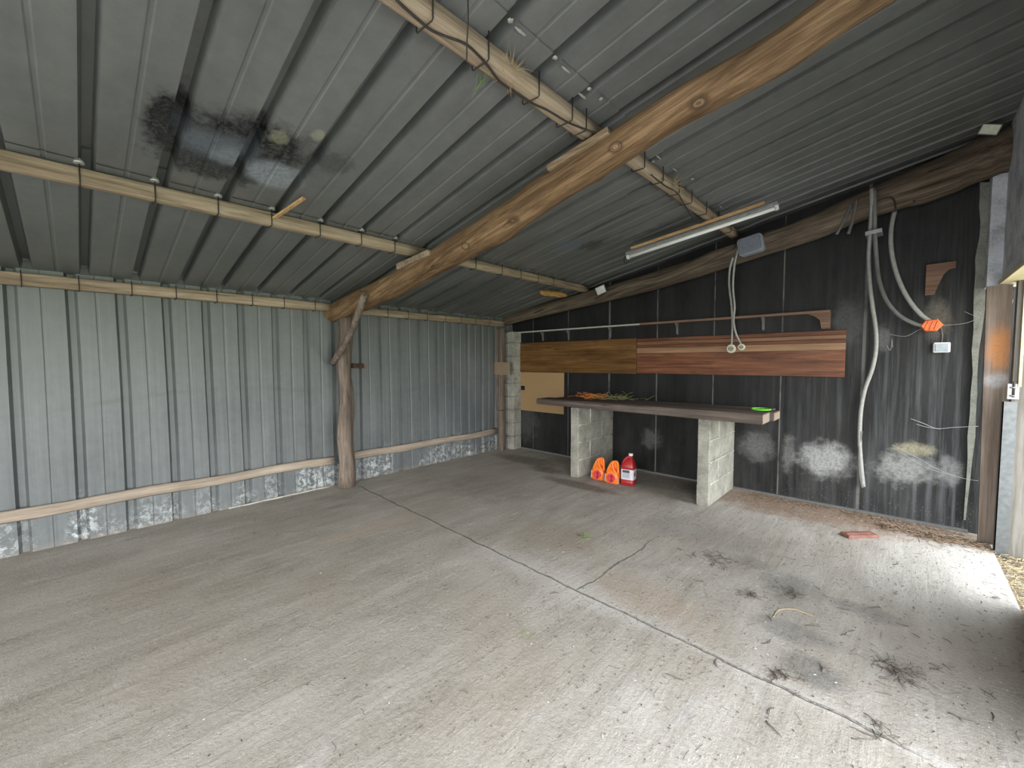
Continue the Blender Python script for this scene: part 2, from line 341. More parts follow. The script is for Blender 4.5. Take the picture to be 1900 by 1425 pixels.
def m_black_wall():
    g = G('black_faced_panels', .42, 0, spec=.3)
    P = g.sep(g.co)
    a = g.noise((3, 1, 1), 5, .65); ver = g.noise((22, 1, .8), 5, .7); sp = g.noise(60, 4, .8)
    c = g.ramp(a, [(.35, (.007, .0072, .0075)), (.7, (.017, .0175, .018))])
    side = g.rng(P[0], 2.9, 4.6)
    dusty = g.math('MULTIPLY', g.rng(ver, .46, .68), g.math('MULTIPLY', side, g.rng(P[2], 1.0, 2.4, 1, .25)))
    c = g.mix(g.math('MULTIPLY', dusty, .7), c, (.125, .132, .142))
    c = g.mix(g.math('MULTIPLY', g.rng(a, .4, .6), g.math('MULTIPLY', g.rng(P[2], .0, .9, .25, .05), g.rng(P[0], .5, 3.5, .4, 1))), c, (.10, .10, .10))
    dots = g.math('MULTIPLY', g.rng(g.voro((46, 1, 46)), .08, .17, 1, 0), g.math('MULTIPLY', g.rng(P[2], .35, .0, .0, 1), g.rng(P[0], 3.2, 3.8)))
    c = g.mix(g.math('MULTIPLY', dots, .6), c, (.30, .30, .29))
    for ce, r, colr, k, na in [((3.90, 0, .42), (.21, 1, .17), (.42, .43, .43), .8, .7), ((4.42, 0, .43), (.20, 1, .15), (.33, .34, .33), .7, .9), ((4.48, 0, .60), (.13, 1, .06), (.38, .36, .24), .65, .9),
                               ((4.68, 0, .45), (.07, 1, .13), (.33, .34, .34), .5, .9), ((3.35, 0, .46), (.16, 1, .15), (.16, .16, .16), .7, .8), ((2.25, 0, .40), (.13, 1, .12), (.13, .13, .13), .6, .9), ((3.62,0,.42),(.06,1,.2),(.25,.25,.25),.5,.9),
                               ((4.56, 0, 1.65), (.09, 1, .16), (.18, .165, .13), .5, .8), ((4.02, 0, 1.65), (.12, 1, .22), (.10, .10, .095), .5, .9), ((.25, 0, .42), (.3, 1, .3), (.08, .08, .08), .7, .8), ((4.25, 0, 1.5), (.05, 1, .12), (.2, .2, .2), .5, .9)]:
        c = g.mix(g.math('MULTIPLY', g.blob(ce, r, na, 11, .6), k), c, colr)
    seam = None
    for x, wd in zip(SEAMS, (.004, .006, .013, .008, .006, .007, .012)):
        q = g.math('MULTIPLY', g.rng(g.math('ABSOLUTE', g.math('SUBTRACT', P[0], x)), wd*.7, wd*1.2, 1, 0), 1)
        seam = q if seam is None else g.math('MAXIMUM', seam, q)
    k = g.math('MULTIPLY', seam, g.rng(g.noise((1, 1, 3), 3, .6, off=(3, 8, 1)), .36, .52, .15, .75))
    c = g.mix(k, c, (.17, .17, .165))
    g.col(c); g.rough(g.rng(ver, .35, .7, .5, .8))
    b = g.bump(g.math('ADD', g.noise((2, 1, 2), 3), g.math('MULTIPLY', seam, -.3)), .02, .5); g.bump(sp, .003, .6, b)
    return g.m
def m_block(name='concrete_block', base=(.33, .325, .285)):
    g = G(name, .92, spec=.2); n = g.noise(7, 5, .6); f = g.noise(70, 4, .8)
    v = g.math('ADD', g.math('MULTIPLY', n, .6), g.math('MULTIPLY', f, .4))
    c = g.ramp(v, [(.36, tuple(x*.55 for x in base)), (.5, base), (.66, tuple(min(1, x*1.35) for x in base))])
    g.col(c); g.bump(f, .004, .7); return g.m
M_FLOOR = m_floor(); M_WALL = m_metal_wall(); M_ROOF = m_roof(); M_BLACK = m_black_wall(); M_BLOCK = m_block()
M_MORTAR = m_block('pale_mortar', (.42, .42, .38)); M_HEAD = m_block('flare_paled_render', (.55, .58, .63))  # header grey lifted pale and bluish to stand in for lens flare
M_PALEW = wood('pale_purlin_wood', (.16, .118, .08), (.35, .275, .19), (.50, .42, .31), 'Y', 48, .003, crack=.5, blotch=.55)
M_LOG = wood('rafter_log_wood', (.080, .046, .022), (.215, .135, .070), (.40, .27, .15), 'X', 50, .008, crack=1, slope=.235, blotch=.6)
M_LOG2 = wood('dusty_rafter_wood', (.045, .034, .024), (.125, .097, .07), (.23, .18, .13), 'X', 40, .008, crack=.9, slope=.185, blotch=.5)
M_POST = wood('weathered_post_wood', (.085, .065, .052), (.18, .142, .115), (.31, .255, .21), 'Z', 40, .008, crack=1, blotch=.55)
M_RAIL = wood('weathered_rail_wood', (.20, .165, .13), (.37, .31, .25), (.50, .43, .36), 'Y', 45, .003, blotch=.4)
M_LATH = wood('orange_lath_wood', (.33, .20, .09), (.50, .32, .15), (.62, .42, .22), 'X', 50, .001)
M_BENCH = wood('dirty_bench_wood', (.055, .043, .037), (.115, .092, .08), (.20, .165, .145), 'X', 40, .004, crack=.8)
M_BENCHEND = wood('sawn_end_wood', (.20, .15, .12), (.34, .27, .22), (.42, .35, .29), 'Z', 40, .002)
M_PLANK = wood('brown_door_plank', (.13, .095, .075), (.22, .175, .145), (.31, .26, .22), 'Z', 45, .002)
M_JAMB = wood('grey_jamb_wood', (.10, .092, .08), (.16, .148, .13), (.24, .225, .20), 'Z', 45, .002)
M_DARKW = wood('dark_wood', (.02, .013, .01), (.05, .03, .022), (.09, .055, .04), 'X', 40)
M_CORBEL = wood('corbel_wood', (.11, .065, .045), (.19, .115, .08), (.26, .17, .12), 'X', 40, .001)
M_WIRE = plain('dark_wire', (.03, .026, .022), .7)
M_STEEL = plain('dull_steel', (.33, .34, .34), .45, .6)
M_CONDUIT = plain('grey_conduit', (.30, .30, .285), .5)
M_CONDUIT2 = plain('dusty_grey_conduit', (.13, .13, .125), .6)
M_CREAM = plain('cream_plastic', (.62, .59, .50), .45)
M_WHITE = plain('white_plastic', (.75, .76, .76), .4)
M_GREYP = plain('grey_plastic', (.25, .27, .31), .5)

# ------------------------------------------------------------------ floor and ground
mb = MB(); mb.box((-.15, -8.8, -.12), (4.885, .12, 0)); struct(mb, 'floor', M_FLOOR)
g = G('meadow_ground', 1, spec=.1); n1 = g.noise(.8, 4); n2 = g.noise(20, 4)
c = g.ramp(g.math('ADD', g.math('MULTIPLY', n1, .4), g.math('MULTIPLY', n2, .6)), [(.38, (.27, .26, .24)), (.52, (.36, .35, .33)), (.64, (.44, .43, .42))])
P_ = g.sep(g.co); c = g.mix(g.rng(P_[0], 8.3, 9.2), c, g.ramp(n2, [(.35, (.13, .15, .09)), (.65, (.21, .235, .15))])); g.col(c); M_GROUND = g.m
mb = MB()
for i in range(40):
    for k in range(40):
        pass
mb.add([(4.885, -40, -.05), (45, -40, -.05), (45, 30, -.05), (4.885, 30, -.05), (-30, -40, -.05), (-30, -8.8, -.05), (4.885, -8.8, -.05)], [(0,1,2,3), (4,0,6,5)]); struct(mb, 'ground', M_GROUND)

# ------------------------------------------------------------------ corrugated sheets
def corr(us, u0, u1, tail, head, depth, wide, out, mid=1, top=.5):
    """profile (u, offset) with a trapezoid rib at every u in us and small stiffeners between"""
    pts = [(u0, 0)]
    for i, u in enumerate(us):
        if i:
            p = us[i-1]; span = u-p
            for q in ([.5] if mid == 1 else [.36, .64]):
                m_ = p+span*q; pts += [(m_-.011, 0), (m_-.005, .0035*out), (m_+.005, .0035*out), (m_+.011, 0)]
        pts += [(u-wide, 0), (u-wide*top, depth*out), (u+wide*top, depth*out), (u+wide, 0)]
    pts.append((u1, 0)); return pts
WR = [-4.933, -4.65, -4.388, -4.112, -3.849, -3.589, -3.311, -3.032, -2.75, -2.485, -2.238, -1.97, -1.688, -1.417, -1.178, -.904, -.642, -.38, -.12]
WR = [-4.933-.278*k for k in range(13, 0, -1)] + WR
mb = MB(); pr = corr(WR, -8.7, .0, 0, 0, .034, .032, -1)
nz_ = 12; vs = []
for k in range(nz_+1):
    z = -.02 + (1.985+.0)*k/nz_
    for (u, o) in pr: vs.append((o, u + .004*math.sin(z*2+u*3), z))
n = len(pr); mb.add(vs, [(k*n+i, k*n+i+1, (k+1)*n+i+1, (k+1)*n+i) for k in range(nz_) for i in range(n-1)])
mb.build and None
o = struct(mb, 'wall_left', M_WALL)
RB = [-4.571+.2785*k for k in range(-15, 17)]
def sheet(x0, x1, dz, name):
    mb = MB(); pr = corr(RB, -8.75, .35, 0, 0, .062, .030, 1, 1, .55); vs = []; m = 16
    for k in range(m+1):
        x = lerp(x0, x1, k/m)
        for (u, o_) in pr:
            vs.append((x, u, roofz(x)+dz+o_+.003*math.sin(x*2.3+u*1.7)))
    n = len(pr); mb.add(vs, [(k*n+i, k*n+i+1, (k+1)*n+i+1, (k+1)*n+i) for k in range(m) for i in range(n-1)])
    return struct(mb, name, M_ROOF)
sheet(-.35, 1.535, .0, 'ceiling'); sheet(1.38, 3.27, .007, 'ceiling_1'); sheet(3.05, 5.25, .014, 'ceiling_2')

# ------------------------------------------------------------------ other walls
mb = MB(); 
prof = [(-.15, -.1), (4.96, -.1), (4.96, 1.84), (4.80, 1.84), (4.80, roofz(4.8)+.05), (-.15, roofz(-.15)+.0)]
mb.prism([(x, 0, z) for x, z in prof], (0, .12, 0)); struct(mb, 'wall_right', M_BLACK)
mb = MB(); mb.prism([(x, -8.75, z) for x, z in [(-.15, -.1), (1.6, -.1), (1.6, 2.0), (4.8, 2.0), (4.8, -.1), (4.95, -.1), (4.95, roofz(4.95)+.03), (-.15, roofz(-.15)+.03)]], (0, -.06, 0)); struct(mb, 'wall_back', M_WALL)  # opening in this unseen wall is added to bring light deeper
# grey end of the wall and header over the openings, paled like lens flare
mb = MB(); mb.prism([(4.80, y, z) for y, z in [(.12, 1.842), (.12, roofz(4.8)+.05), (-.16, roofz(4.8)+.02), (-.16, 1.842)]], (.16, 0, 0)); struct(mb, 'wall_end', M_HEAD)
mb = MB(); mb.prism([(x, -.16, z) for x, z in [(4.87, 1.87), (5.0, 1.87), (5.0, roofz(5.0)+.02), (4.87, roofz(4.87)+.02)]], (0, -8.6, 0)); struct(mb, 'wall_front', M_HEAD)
M_YW = wood('yellow_lintel_wood', (.40, .33, .18), (.56, .48, .28), (.66, .58, .38), 'Y', 40, .001)
mb = MB(); mb.box((4.855, -8.7, 1.845), (5.06, -.17, 1.872)); struct(mb, 'trim_1', M_YW)
mb = MB(); mb.box((4.91, -2.62, -.05), (4.955, -1.26, 1.84)); d_ = struct(mb, 'door_1', M_PLANK)

# mortar strip down the black wall next to the door
random.seed(3)
mb = MB(); L = []; Rr = []
ys = [338, 360, 385, 410, 440, 462, 480, 505, 540, 575, 610, 650, 690, 730, 770, 810, 850, 890, 930, 965]
xl = [1819, 1818, 1817, 1819, 1817, 1814, 1811, 1809, 1808, 1807, 1805, 1803, 1804, 1801, 1799, 1796, 1795, 1792, 1790, 1787]
xr = [1842, 1842, 1841, 1838, 1835, 1833, 1832, 1832, 1828, 1826, 1822, 1815, 1814, 1812, 1811, 1808, 1803, 1802, 1797, 1793]
a = [onY(x+random.uniform(-1.5,1.5), y, -.022) for x, y in zip(xl, ys)]; b = [onY(x+random.uniform(-2,2), y, -.022) for x, y in zip(xr, ys)]
for i in range(len(a)-1):
    q = [a[i], b[i], b[i+1], a[i+1]]; mb.prism(q, (0, .024, 0))
tag(mb.build('mortar_strip', m_block('strip_mortar', (.24, .25, .22))), 'ragged pale mortar strip running down the black wall next to the door plank', 'mortar strip')
# skirting edge at the foot of the black wall
mb = MB(); mb.box((.2, -.028, 0), (4.79, 0, .022)); struct(mb, 'baseboard_right', M_CONDUIT2)
mb = MB(); mb.box((-.07, -8.75, 1.80), (-.045, .12, 2.05)); struct(mb, 'eave_light_stop', M_WALL)  # unseen strip added behind the sheets to block light leaking at the eaves

# ================================================================== timber frame
def logfn(seed, knots=(), amp=.05, lump=1.0):
    def fn(t, a):
        v = 1 + amp*noise.noise(Vector((t*6*lump+seed, math.cos(a)*.8, math.sin(a)*.8))) + amp*.35*noise.noise(Vector((t*2+seed, math.cos(a)*4, math.sin(a)*4)))
        for kt, ka, kr, kh, ks in knots:
            da = math.atan2(math.sin(a-ka), math.cos(a-ka)); q = ((t-kt)/kr)**2 + (da/ks)**2
            v += kh*math.exp(-q*1.2)
        return v
    return fn
# the long rafter log on the middle post
YL = -2.66
ctr = [(612, 583, .085), (660, 562, .105), (735, 527, .10), (830, 474, .095), (933, 413, .102), (1040, 342, .088), (1135, 281, .086), (1262, 200, .082), (1430, 106, .078), (1590, 0, .074)]
P = [onY(x, y, YL-.11 if i == 0 else YL-.03 if i == 1 else YL) for i, (x, y, r) in enumerate(ctr)]; R_ = [r for *_, r in ctr]
P.append(Vector((4.87, YL, P[-1].z + (4.87-P[-1].x)*.24))); R_.append(.07)
pp = spline(P, 8); rr = []
for i in range(len(P)-1): rr += [lerp(R_[i], R_[i+1], k/8) for k in range(8)]
rr.append(R_[-1])
mb = MB(); mb.tube(pp, rr, 28, fn=logfn(3, [(.395, 3.9, .018, .16, .5), (.56, 3.9, .014, .12, .4), (.47, .3, .03, .18, .7), (.2, 3.6, .012, .12, .4), (.63, 4.4, .01, .1, .35)], .06, 3))
tag(mb.build('rafter_log', M_LOG), 'long peeled tree trunk rafter with knots, rising from the middle post across the roof', 'rafter')
LOGO = WORLD['rafter_log']
def knots_into(m, org, pts):
    g = G.__new__(G); g.m = m; g.nt = m.node_tree; g.n = g.nt.nodes; g.l = g.nt.links; g.b = g.n['Principled BSDF']
    g.tc = g.n.new('ShaderNodeTexCoord'); g.co = g.tc.outputs['Object']; s_ = g.b.inputs['Base Color'].links[0].from_socket
    for p, r in pts:
        d = g.vmath('LENGTH', g.vmath('DIVIDE', g.vmath('SUBTRACT', g.co, tuple(Vector(p)-org)), (r*1.5, r*1.6, r)))
        nz = g.noise(28, 3); d = g.math('ADD', d, g.math('MULTIPLY', g.math('SUBTRACT', nz, .5), .5))
        s_ = g.mix(g.rng(d, .9, 1.7, .75, 0, True), s_, (.06, .036, .02))
        rings = g.math('SINE', g.math('MULTIPLY', d, 16)); s_ = g.mix(g.rng(d, .75, .95, .9, 0), s_, g.mix(g.rng(rings, -.6, .6), (.16, .10, .055), (.40, .28, .17)))
    g.l.new(s_, g.b.inputs['Base Color'])
knots_into(M_LOG, LOGO, [(onY(947, 410, YL-.10), .030), (onY(1294, 189, YL-.08), .026), (onY(1140, 272, YL-.085), .020), (onY(862, 457, YL-.09), .020), (onY(1150, 300, YL-.08), .016)])
# second rafter along the black wall
ctr = [(912, 604, .070), (960, 588, .082), (1060, 562, .088), (1183, 530, .098), (1300, 494, .100), (1400, 460, .103), (1496, 427, .105), (1617, 376, .118), (1720, 338, .135), (1800, 305, .15), (1850, 285, .155), (1880, 274, .155)]
P = [onY(x, y, -.15) for x, y, r in ctr]; R_ = [r for *_, r in ctr]
pp = spline(P, 7); rr = []
for i in range(len(P)-1): rr += [lerp(R_[i], R_[i+1], k/7) for k in range(7)]
rr.append(R_[-1])
mb = MB(); mb.tube(pp, rr, 24, fn=logfn(9, [(.5, 4.2, .05, .15, .6), (.72, 3.6, .06, .12, .7)], .09, 4), flat=.9)
tag(mb.build('rafter_log', M_LOG2), 'grey dusty trunk rafter running up along the top of the black wall', 'rafter')
# thin slab of timber lying on the black-wall rafter
mb = MB(); a = onY(1105, 556, -.28); b = onY(1362, 462, -.28)
mb.tube([lerp(a, b, t/8)+Vector((0, 0, .03*math.sin(t))) for t in range(9)], [.012,.03,.035,.04,.04,.045,.045,.04,.02], 10, fn=logfn(5, (), .2, 4), flat=.5)
tag(mb.build('split_timber', M_LOG2), 'split grey timber along the front of the black-wall rafter, left of the junction box', 'timber')

# middle post and brace
base = Vector((.135, -2.72, 0)); top = Vector((.10, -2.68, 1.80))
pts = [lerp(base, top, t/14) + Vector((0, .012*math.sin(t*1.1), 0)) for t in range(15)]
mb = MB(); mb.tube(pts, [.092,.085,.082,.078,.080,.082,.078,.072,.068,.070,.074,.078,.075,.075,.08], 20, fn=logfn(21, [(.45, 1.2, .1, .15, .6)], .09, 3))
tag(mb.build('timber_post', M_POST), 'rough grey timber post in the middle of the metal wall, under the long rafter log', 'post')
pts = [onY(x, y, -2.80) for x, y in [(617, 674), (626, 660), (643, 634), (656, 606), (666, 577), (673, 556), (678, 546)]]
mb = MB(); mb.tube(spline(pts, 4), .027, 12, fn=logfn(33, (), .18, 4), flat=1.2)
tag(mb.build('knee_brace', M_POST), 'curved grey branch bracing the middle post to the long rafter log', 'brace')
mb = MB(); mb.box((.14, -2.635, 1.255), (.19, -2.52, 1.305), .003); 
bk = tag(mb.build('wood_block', M_DARKW), 'small dark charred wood block sticking out of the right side of the middle post', 'wood block')
mb = MB(); mb.box((.139, -2.52, 1.254), (.191, -2.505, 1.306)); tag(mb.build('cut_end', M_CORBEL, bk), 'reddish sawn end')

# corner posts
mb = MB()
xa = onY(915, 700, -.36).x; xb = onY(931, 700, -.36).x
for y0, y1, x0, x1, z0, z1 in [(-.36, -.30, xa, (xa+xb)/2+.005, 0, .62), (-.355, -.30, (xa+xb)/2+.008, xb, 0, .60), (-.37, -.305, xa, (xa+xb)/2+.008, .60, 1.80), (-.36, -.30, (xa+xb)/2+.01, xb, .605, 1.80), (-.30, -.26, .01, xb-.02, 0, 1.78)]:
    mb.box((max(.012, x0), y0, z0), (x1, y1, z1), .004, .006)
tag(mb.build('timber_post', M_POST), 'split timber post in the far corner beside the concrete block column', 'post')
XC = onY(952, 700, -.185).x
mb = MB(); random.seed(5)
for i in range(9):
    z0 = .2*i; z1 = min(z0+.194, 1.76)
    mb.box((.015, -.19, z0), (XC*.5, -.03, z1), .003, .008)
    mb.box((XC*.5, -.185, z0+.001), (XC, -.005, z1+.004), .002, .006)
mb.box((.02, -.17, 0), (XC-.015, -.01, 1.75))
tag(mb.build('block_column', M_BLOCK), 'narrow column of grey concrete blocks in the far corner of the shed', 'column')
M_PATCH = plain('tan_fibreboard', (.27, .20, .135), .8, 0, .12, 60)
mb = MB(); a = onY(912, 672, -.37); b = onY(946, 696, -.37); mb.box((a.x, -.382, b.z), (b.x, -.366, a.z), .001, .002)
tag(mb.build('board_patch', M_PATCH), 'small brown board nailed across the corner post and the block column', 'board')

# low rail along the metal wall (two lengths)
random.seed(11)
def rail(y0, y1, z, lab):
    n = int(abs(y1-y0)/.15)+2; pts = [Vector((.022, lerp(y0, y1, t/(n-1)), z+.006*math.sin(t*.9))) for t in range(n)]
    mb = MB(); mb.tube(pts, .043, 10, fn=logfn(y0, (), .14, 6), up=(0,0,1), flat=.5)
    return tag(mb.build('wall_rail', M_RAIL), lab, 'rail')
rail(-8.7, -2.80, .285, 'long low wooden rail on the metal wall left of the middle post')
rail(-2.64, -.37, .285, 'low wooden rail on the metal wall between the middle post and the corner')

# purlins
def beam(name, p0, p1, w, h, lab, seed=0, mat=None, sag=0, n=26, rnd=.10):
    p0 = Vector(p0); p1 = Vector(p1); mb = MB(); rings = []
    ax = (p1-p0).normalized(); up = Vector((-SL, 0, 1)).normalized(); sd_ = ax.cross(up).normalized()
    for i in range(n+1):
        t = i/n; c = lerp(p0, p1, t); c = c + up*(-sag*4*t*(1-t)); k = 1+rnd*noise.noise(Vector((t*len_(p0,p1)*1.6+seed, seed, 0)))
        k2 = 1+rnd*noise.noise(Vector((t*len_(p0,p1)*1.6+seed, seed, 7)))
        ring = []
        for q in range(16):
            a = 2*math.pi*q/16; ca, sa = math.cos(a), math.sin(a); e = .5
            ring.append(c + sd_*(w/2*k*math.copysign(abs(ca)**e, ca)) + up*(h/2*k2*math.copysign(abs(sa)**e, sa)))
        rings.append(ring)
    mb.loft(rings)
    return tag(mb.build(name, mat or M_PALEW), lab, 'purlin')
def len_(a, b): return (b-a).length
def purl(x, y0, y1, w, h, lab, seed, dx0=0, dx1=0):
    z = lambda xx: roofz(xx) - h/2 - .003
    return beam('roof_purlin', (x+dx0, y0, z(x+dx0)), (x+dx1, y1, z(x+dx1)), w, h, lab, seed)
H1 = .085
beam('roof_purlin', (.045, -8.7, 1.885), (.045, -2.72, 1.885), .06, .085, 'pale purlin on top of the metal wall, left of the middle post', 1)
beam('roof_purlin', (.045, -2.56, 1.88), (.045, -.22, 1.875), .06, .08, 'pale purlin on top of the metal wall, between the middle post and the corner', 2)
purl(1.47, -8.6, -2.62, .07, .082, 'lower roof purlin crossing the left half of the ceiling below the dark stain', 3)
purl(1.47, -2.62, -.20, .07, .075, 'lower roof purlin right of the long rafter log, ending near the small white floodlight', 4)
purl(3.13, -8.6, -2.62, .085, .085, 'upper roof purlin at the top of the picture, left of the long rafter log', 5)
purl(3.15, -2.60, -.16, .075, .075, 'upper roof purlin right of the long rafter log, running to the grey junction box', 6)

# packing pieces where the purlins cross the rafter log
def plate(name, pa, pb, y0, y1, th, m, lab, cat):
    mb = MB(); pa = Vector(pa); pb = Vector(pb); ax = (pb-pa).normalized(); up = Vector((0,0,1)) - ax*ax.z; up.normalize()
    mb.obox((pa+pb)/2+Vector((0, (y0+y1)/2-(pa.y+pb.y)/2, 0)), ax, (0,1,0), up, ((pb-pa).length/2, abs(y1-y0)/2, th/2), .003, .004)
    return tag(mb.build(name, m), lab, cat)
M_PACK = wood('packing_wood', (.17, .12, .07), (.30, .22, .14), (.42, .32, .21), 'X', 50, .002)
plate('packing_board', onY(1022, 316, -2.72), onY(1135, 246, -2.72), -2.76, -2.71, .035, M_PACK, 'brown board wedged on top of the rafter log where the upper purlin crosses', 'board')
plate('packing_board', onY(745, 496, -2.72), onY(803, 470, -2.72), -2.77, -2.70, .045, M_PALEW, 'pale wood wedge on the rafter log where the lower purlin crosses', 'board')
a, b = onR(508, 405, -.06), onR(565, 367, -.015); mb = MB(); ax = (b-a).normalized(); mb.obox((a+b)/2, ax, ax.cross(Vector((0,0,1))), ax.cross(ax.cross(Vector((0,0,1)))), ((b-a).length/2, .011, .005), .001)
tag(mb.build('wood_lath', M_LATH), 'short loose lath poking out above the lower purlin, below the dark ceiling stain', 'lath')
M_ORW = wood('raw_orange_wood', (.30, .15, .05), (.50, .28, .10), (.62, .40, .18), 'Y', 50, .004)
a, b = onR(1003, 543, -.10), onR(1052, 548, -.10)
mb = MB(); mb.tube([lerp(a, b, t/8)+Vector((.004*math.sin(t*2), 0, .004*math.cos(t*3))) for t in range(9)], [.02,.034,.038,.036,.034,.036,.033,.026,.012], 9, fn=logfn(44, (), .3, 6), flat=.55)
tag(mb.build('wood_splinter', M_ORW), 'torn orange wood piece hanging under the right end of the lower purlin', 'wood piece')

# wire hooks holding the sheets to the purlins
M_CAP = plain('pale_washer', (.38, .40, .38), .5, .3)
def hook(cx, y, w, h, zc, lab, grp, capside=1, tilt=0, first=None, cap=True):
    if first is None:
        mb = MB(); r = .0032; up = Vector((0,0,1)); hw, hh = w/2+.004, h/2+.004
        pts = [Vector((-hw*capside, 0, hh+.0)), Vector((-hw*capside, .0, -hh+.006)), Vector((-hw*capside+.006*capside, 0, -hh)), Vector((hw*capside-.006*capside, .004, -hh)), Vector((hw*capside, .004, -hh+.006)), Vector((hw*capside, .004, hh+.012))]
        mb.tube([p+Vector((cx, y, zc)) for p in pts], r, 6)
        o = mb.build('roof_hook', M_WIRE, origin=(cx, y, zc))
        if cap:
            m2 = MB(); c = Vector((cx+capside*(hw+.004), y+.004, zc+hh+.004))
            m2.tube([c, c+Vector((0,0,.014)), c+Vector((0,0,.028))], [.020, .018, .008], 12)
            m2.build('washer', M_CAP, o)
    else:
        o = copy_tree(first); o.location = (cx, y, zc)
    tag(o, lab, 'roof hook', grp); return o
f0 = None
grpA = 'wire hooks on the wall-top purlin left of the middle post'; 
for y in [-5.15, -4.877, -4.609, -4.329, -4.063, -3.789, -3.521, -3.255, -2.97]:
    f0 = hook(.045, y, .058, .088, 1.885, 'rusty wire hook looped round the wall-top purlin left of the middle post', grpA, 1, first=f0, cap=False)
f1 = None
for y in [-2.161, -1.892, -1.622, -1.339, -1.08, -.821, -.56]:
    f1 = hook(.045, y, .058, .084, 1.88, 'rusty wire hook looped round the wall-top purlin right of the middle post', 'wire hooks on the wall-top purlin right of the middle post', 1, first=f1, cap=False)
f2 = None; zz = lambda x, h: roofz(x)-h/2-.003
for y in [-4.602, -4.328, -4.053, -3.777, -3.483, -3.191, -2.92]:
    f2 = hook(1.47, y, .07, .084, zz(1.47, .082), 'wire hook with pale washer on the lower purlin, left of the rafter log', 'wire hooks on the lower purlin left of the rafter log', 1, first=f2)
f3 = None
for y in [-2.35, -2.086, -1.744, -1.47, -1.193, -.93]:
    f3 = hook(1.47, y, .07, .078, zz(1.47, .075), 'wire hook on the lower purlin, right of the rafter log', 'wire hooks on the lower purlin right of the rafter log', 1, first=f3, cap=False)
f4 = None
for y in [-3.764, -3.501, -3.195, -2.942, -2.82]:
    f4 = hook(3.13, y, .086, .088, zz(3.13, .085), 'dark wire hook on the upper purlin, left of the rafter log', 'wire hooks on the upper purlin left of the rafter log', 1, first=f4, cap=False)
f5 = None
for y in [-2.20, -1.93, -1.66, -1.42, -1.10, -.80, -.45]:
    f5 = hook(3.15, y, .076, .078, zz(3.15, .075), 'dark wire hook on the upper purlin, right of the rafter log', 'wire hooks on the upper purlin right of the rafter log', 1, first=f5, cap=False)
# cable looping along the upper purlin and a wire hanging from the roof
def cable(name, pts, r, m, lab, cat, n=6, seg=5):
    mb = MB(); mb.tube(spline(pts, seg), r, n); return tag(mb.build(name, m), lab, cat)
pl = [(735, -12), (770, 20), (800, 45), (830, 58), (868, 74), (905, 112), (925, 140), (950, 158), (985, 182), (1015, 196), (1055, 220), (1085, 232), (1112, 242)]
def p3(px, py):   # on the east face of the upper purlin
    p = onR(px, py, -.075); return p
cable('electric_cable', [p3(*q)+Vector((0,0,-.02)) for q in pl], .0045, M_WIRE, 'dark cable looped along the upper purlin left of the rafter log', 'cable')
pl = [(1205, 330), (1228, 345), (1245, 372), (1262, 398), (1285, 412), (1315, 408), (1345, 400), (1372, 440)]
cable('electric_cable', [p3(*q)+Vector((0,0,-.02)) for q in [(1208, 318), (1232, 338), (1256, 352), (1266, 368), (1284, 398), (1296, 410), (1310, 404)]], .004, M_WIRE, 'dark cable along the upper purlin right of the rafter log', 'cable')
a = onR(868, -8, -.01); b = onR(866, 112, -.17)
cable('hanging_wire', [a, lerp(a, b, .35)+Vector((.004,0,0)), lerp(a, b, .7), b], .0028, M_WIRE, 'thin wire hanging from the roof sheets down over the upper purlin', 'wire')
# straw caught on the upper purlin
random.seed(2); M_STRAW = plain('dry_straw', (.40, .32, .19), .9); M_GRASS = plain('green_grass', (.20, .33, .09), .9)
def tuft(center, n, L, m, spread, name, lab, cat, down=.5, r=.0012):
    mb = MB()
    for i in range(n):
        d = Vector((random.gauss(0, spread), random.gauss(0, spread), random.gauss(-down, spread*.6))).normalized(); p = Vector(center)+Vector((random.gauss(0,.012), random.gauss(0,.012), 0))
        l = L*random.uniform(.5, 1.1); s_ = d.cross(Vector((random.random(), random.random(), .1))).normalized()
        mb.tube([p, p+d*l*.35+s_*l*.05, p+d*l*.7+s_*l*.18, p+d*l+s_*l*.38], [r, r, r*.8, r*.3], 4)
    return tag(mb.build(name, m), lab, cat, kind='stuff')
tuft(onR(893, 142, -.115), 9, .085, M_GRASS, .5, 'grass_wisp', 'wisp of green grass hanging under the upper purlin', 'grass', 1.0, .0011)
tuft(onR(945, 132, -.06), 60, .10, M_STRAW, 1.2, 'straw_wisp', 'bunch of dry straw caught on the upper purlin left of the rafter log', 'straw', .1, .0012)
tuft(onR(1250, 340, -.055), 50, .08, M_STRAW, 1.2, 'straw_wisp', 'bunch of dry straw caught on the upper purlin right of the rafter log', 'straw', .1, .0012)
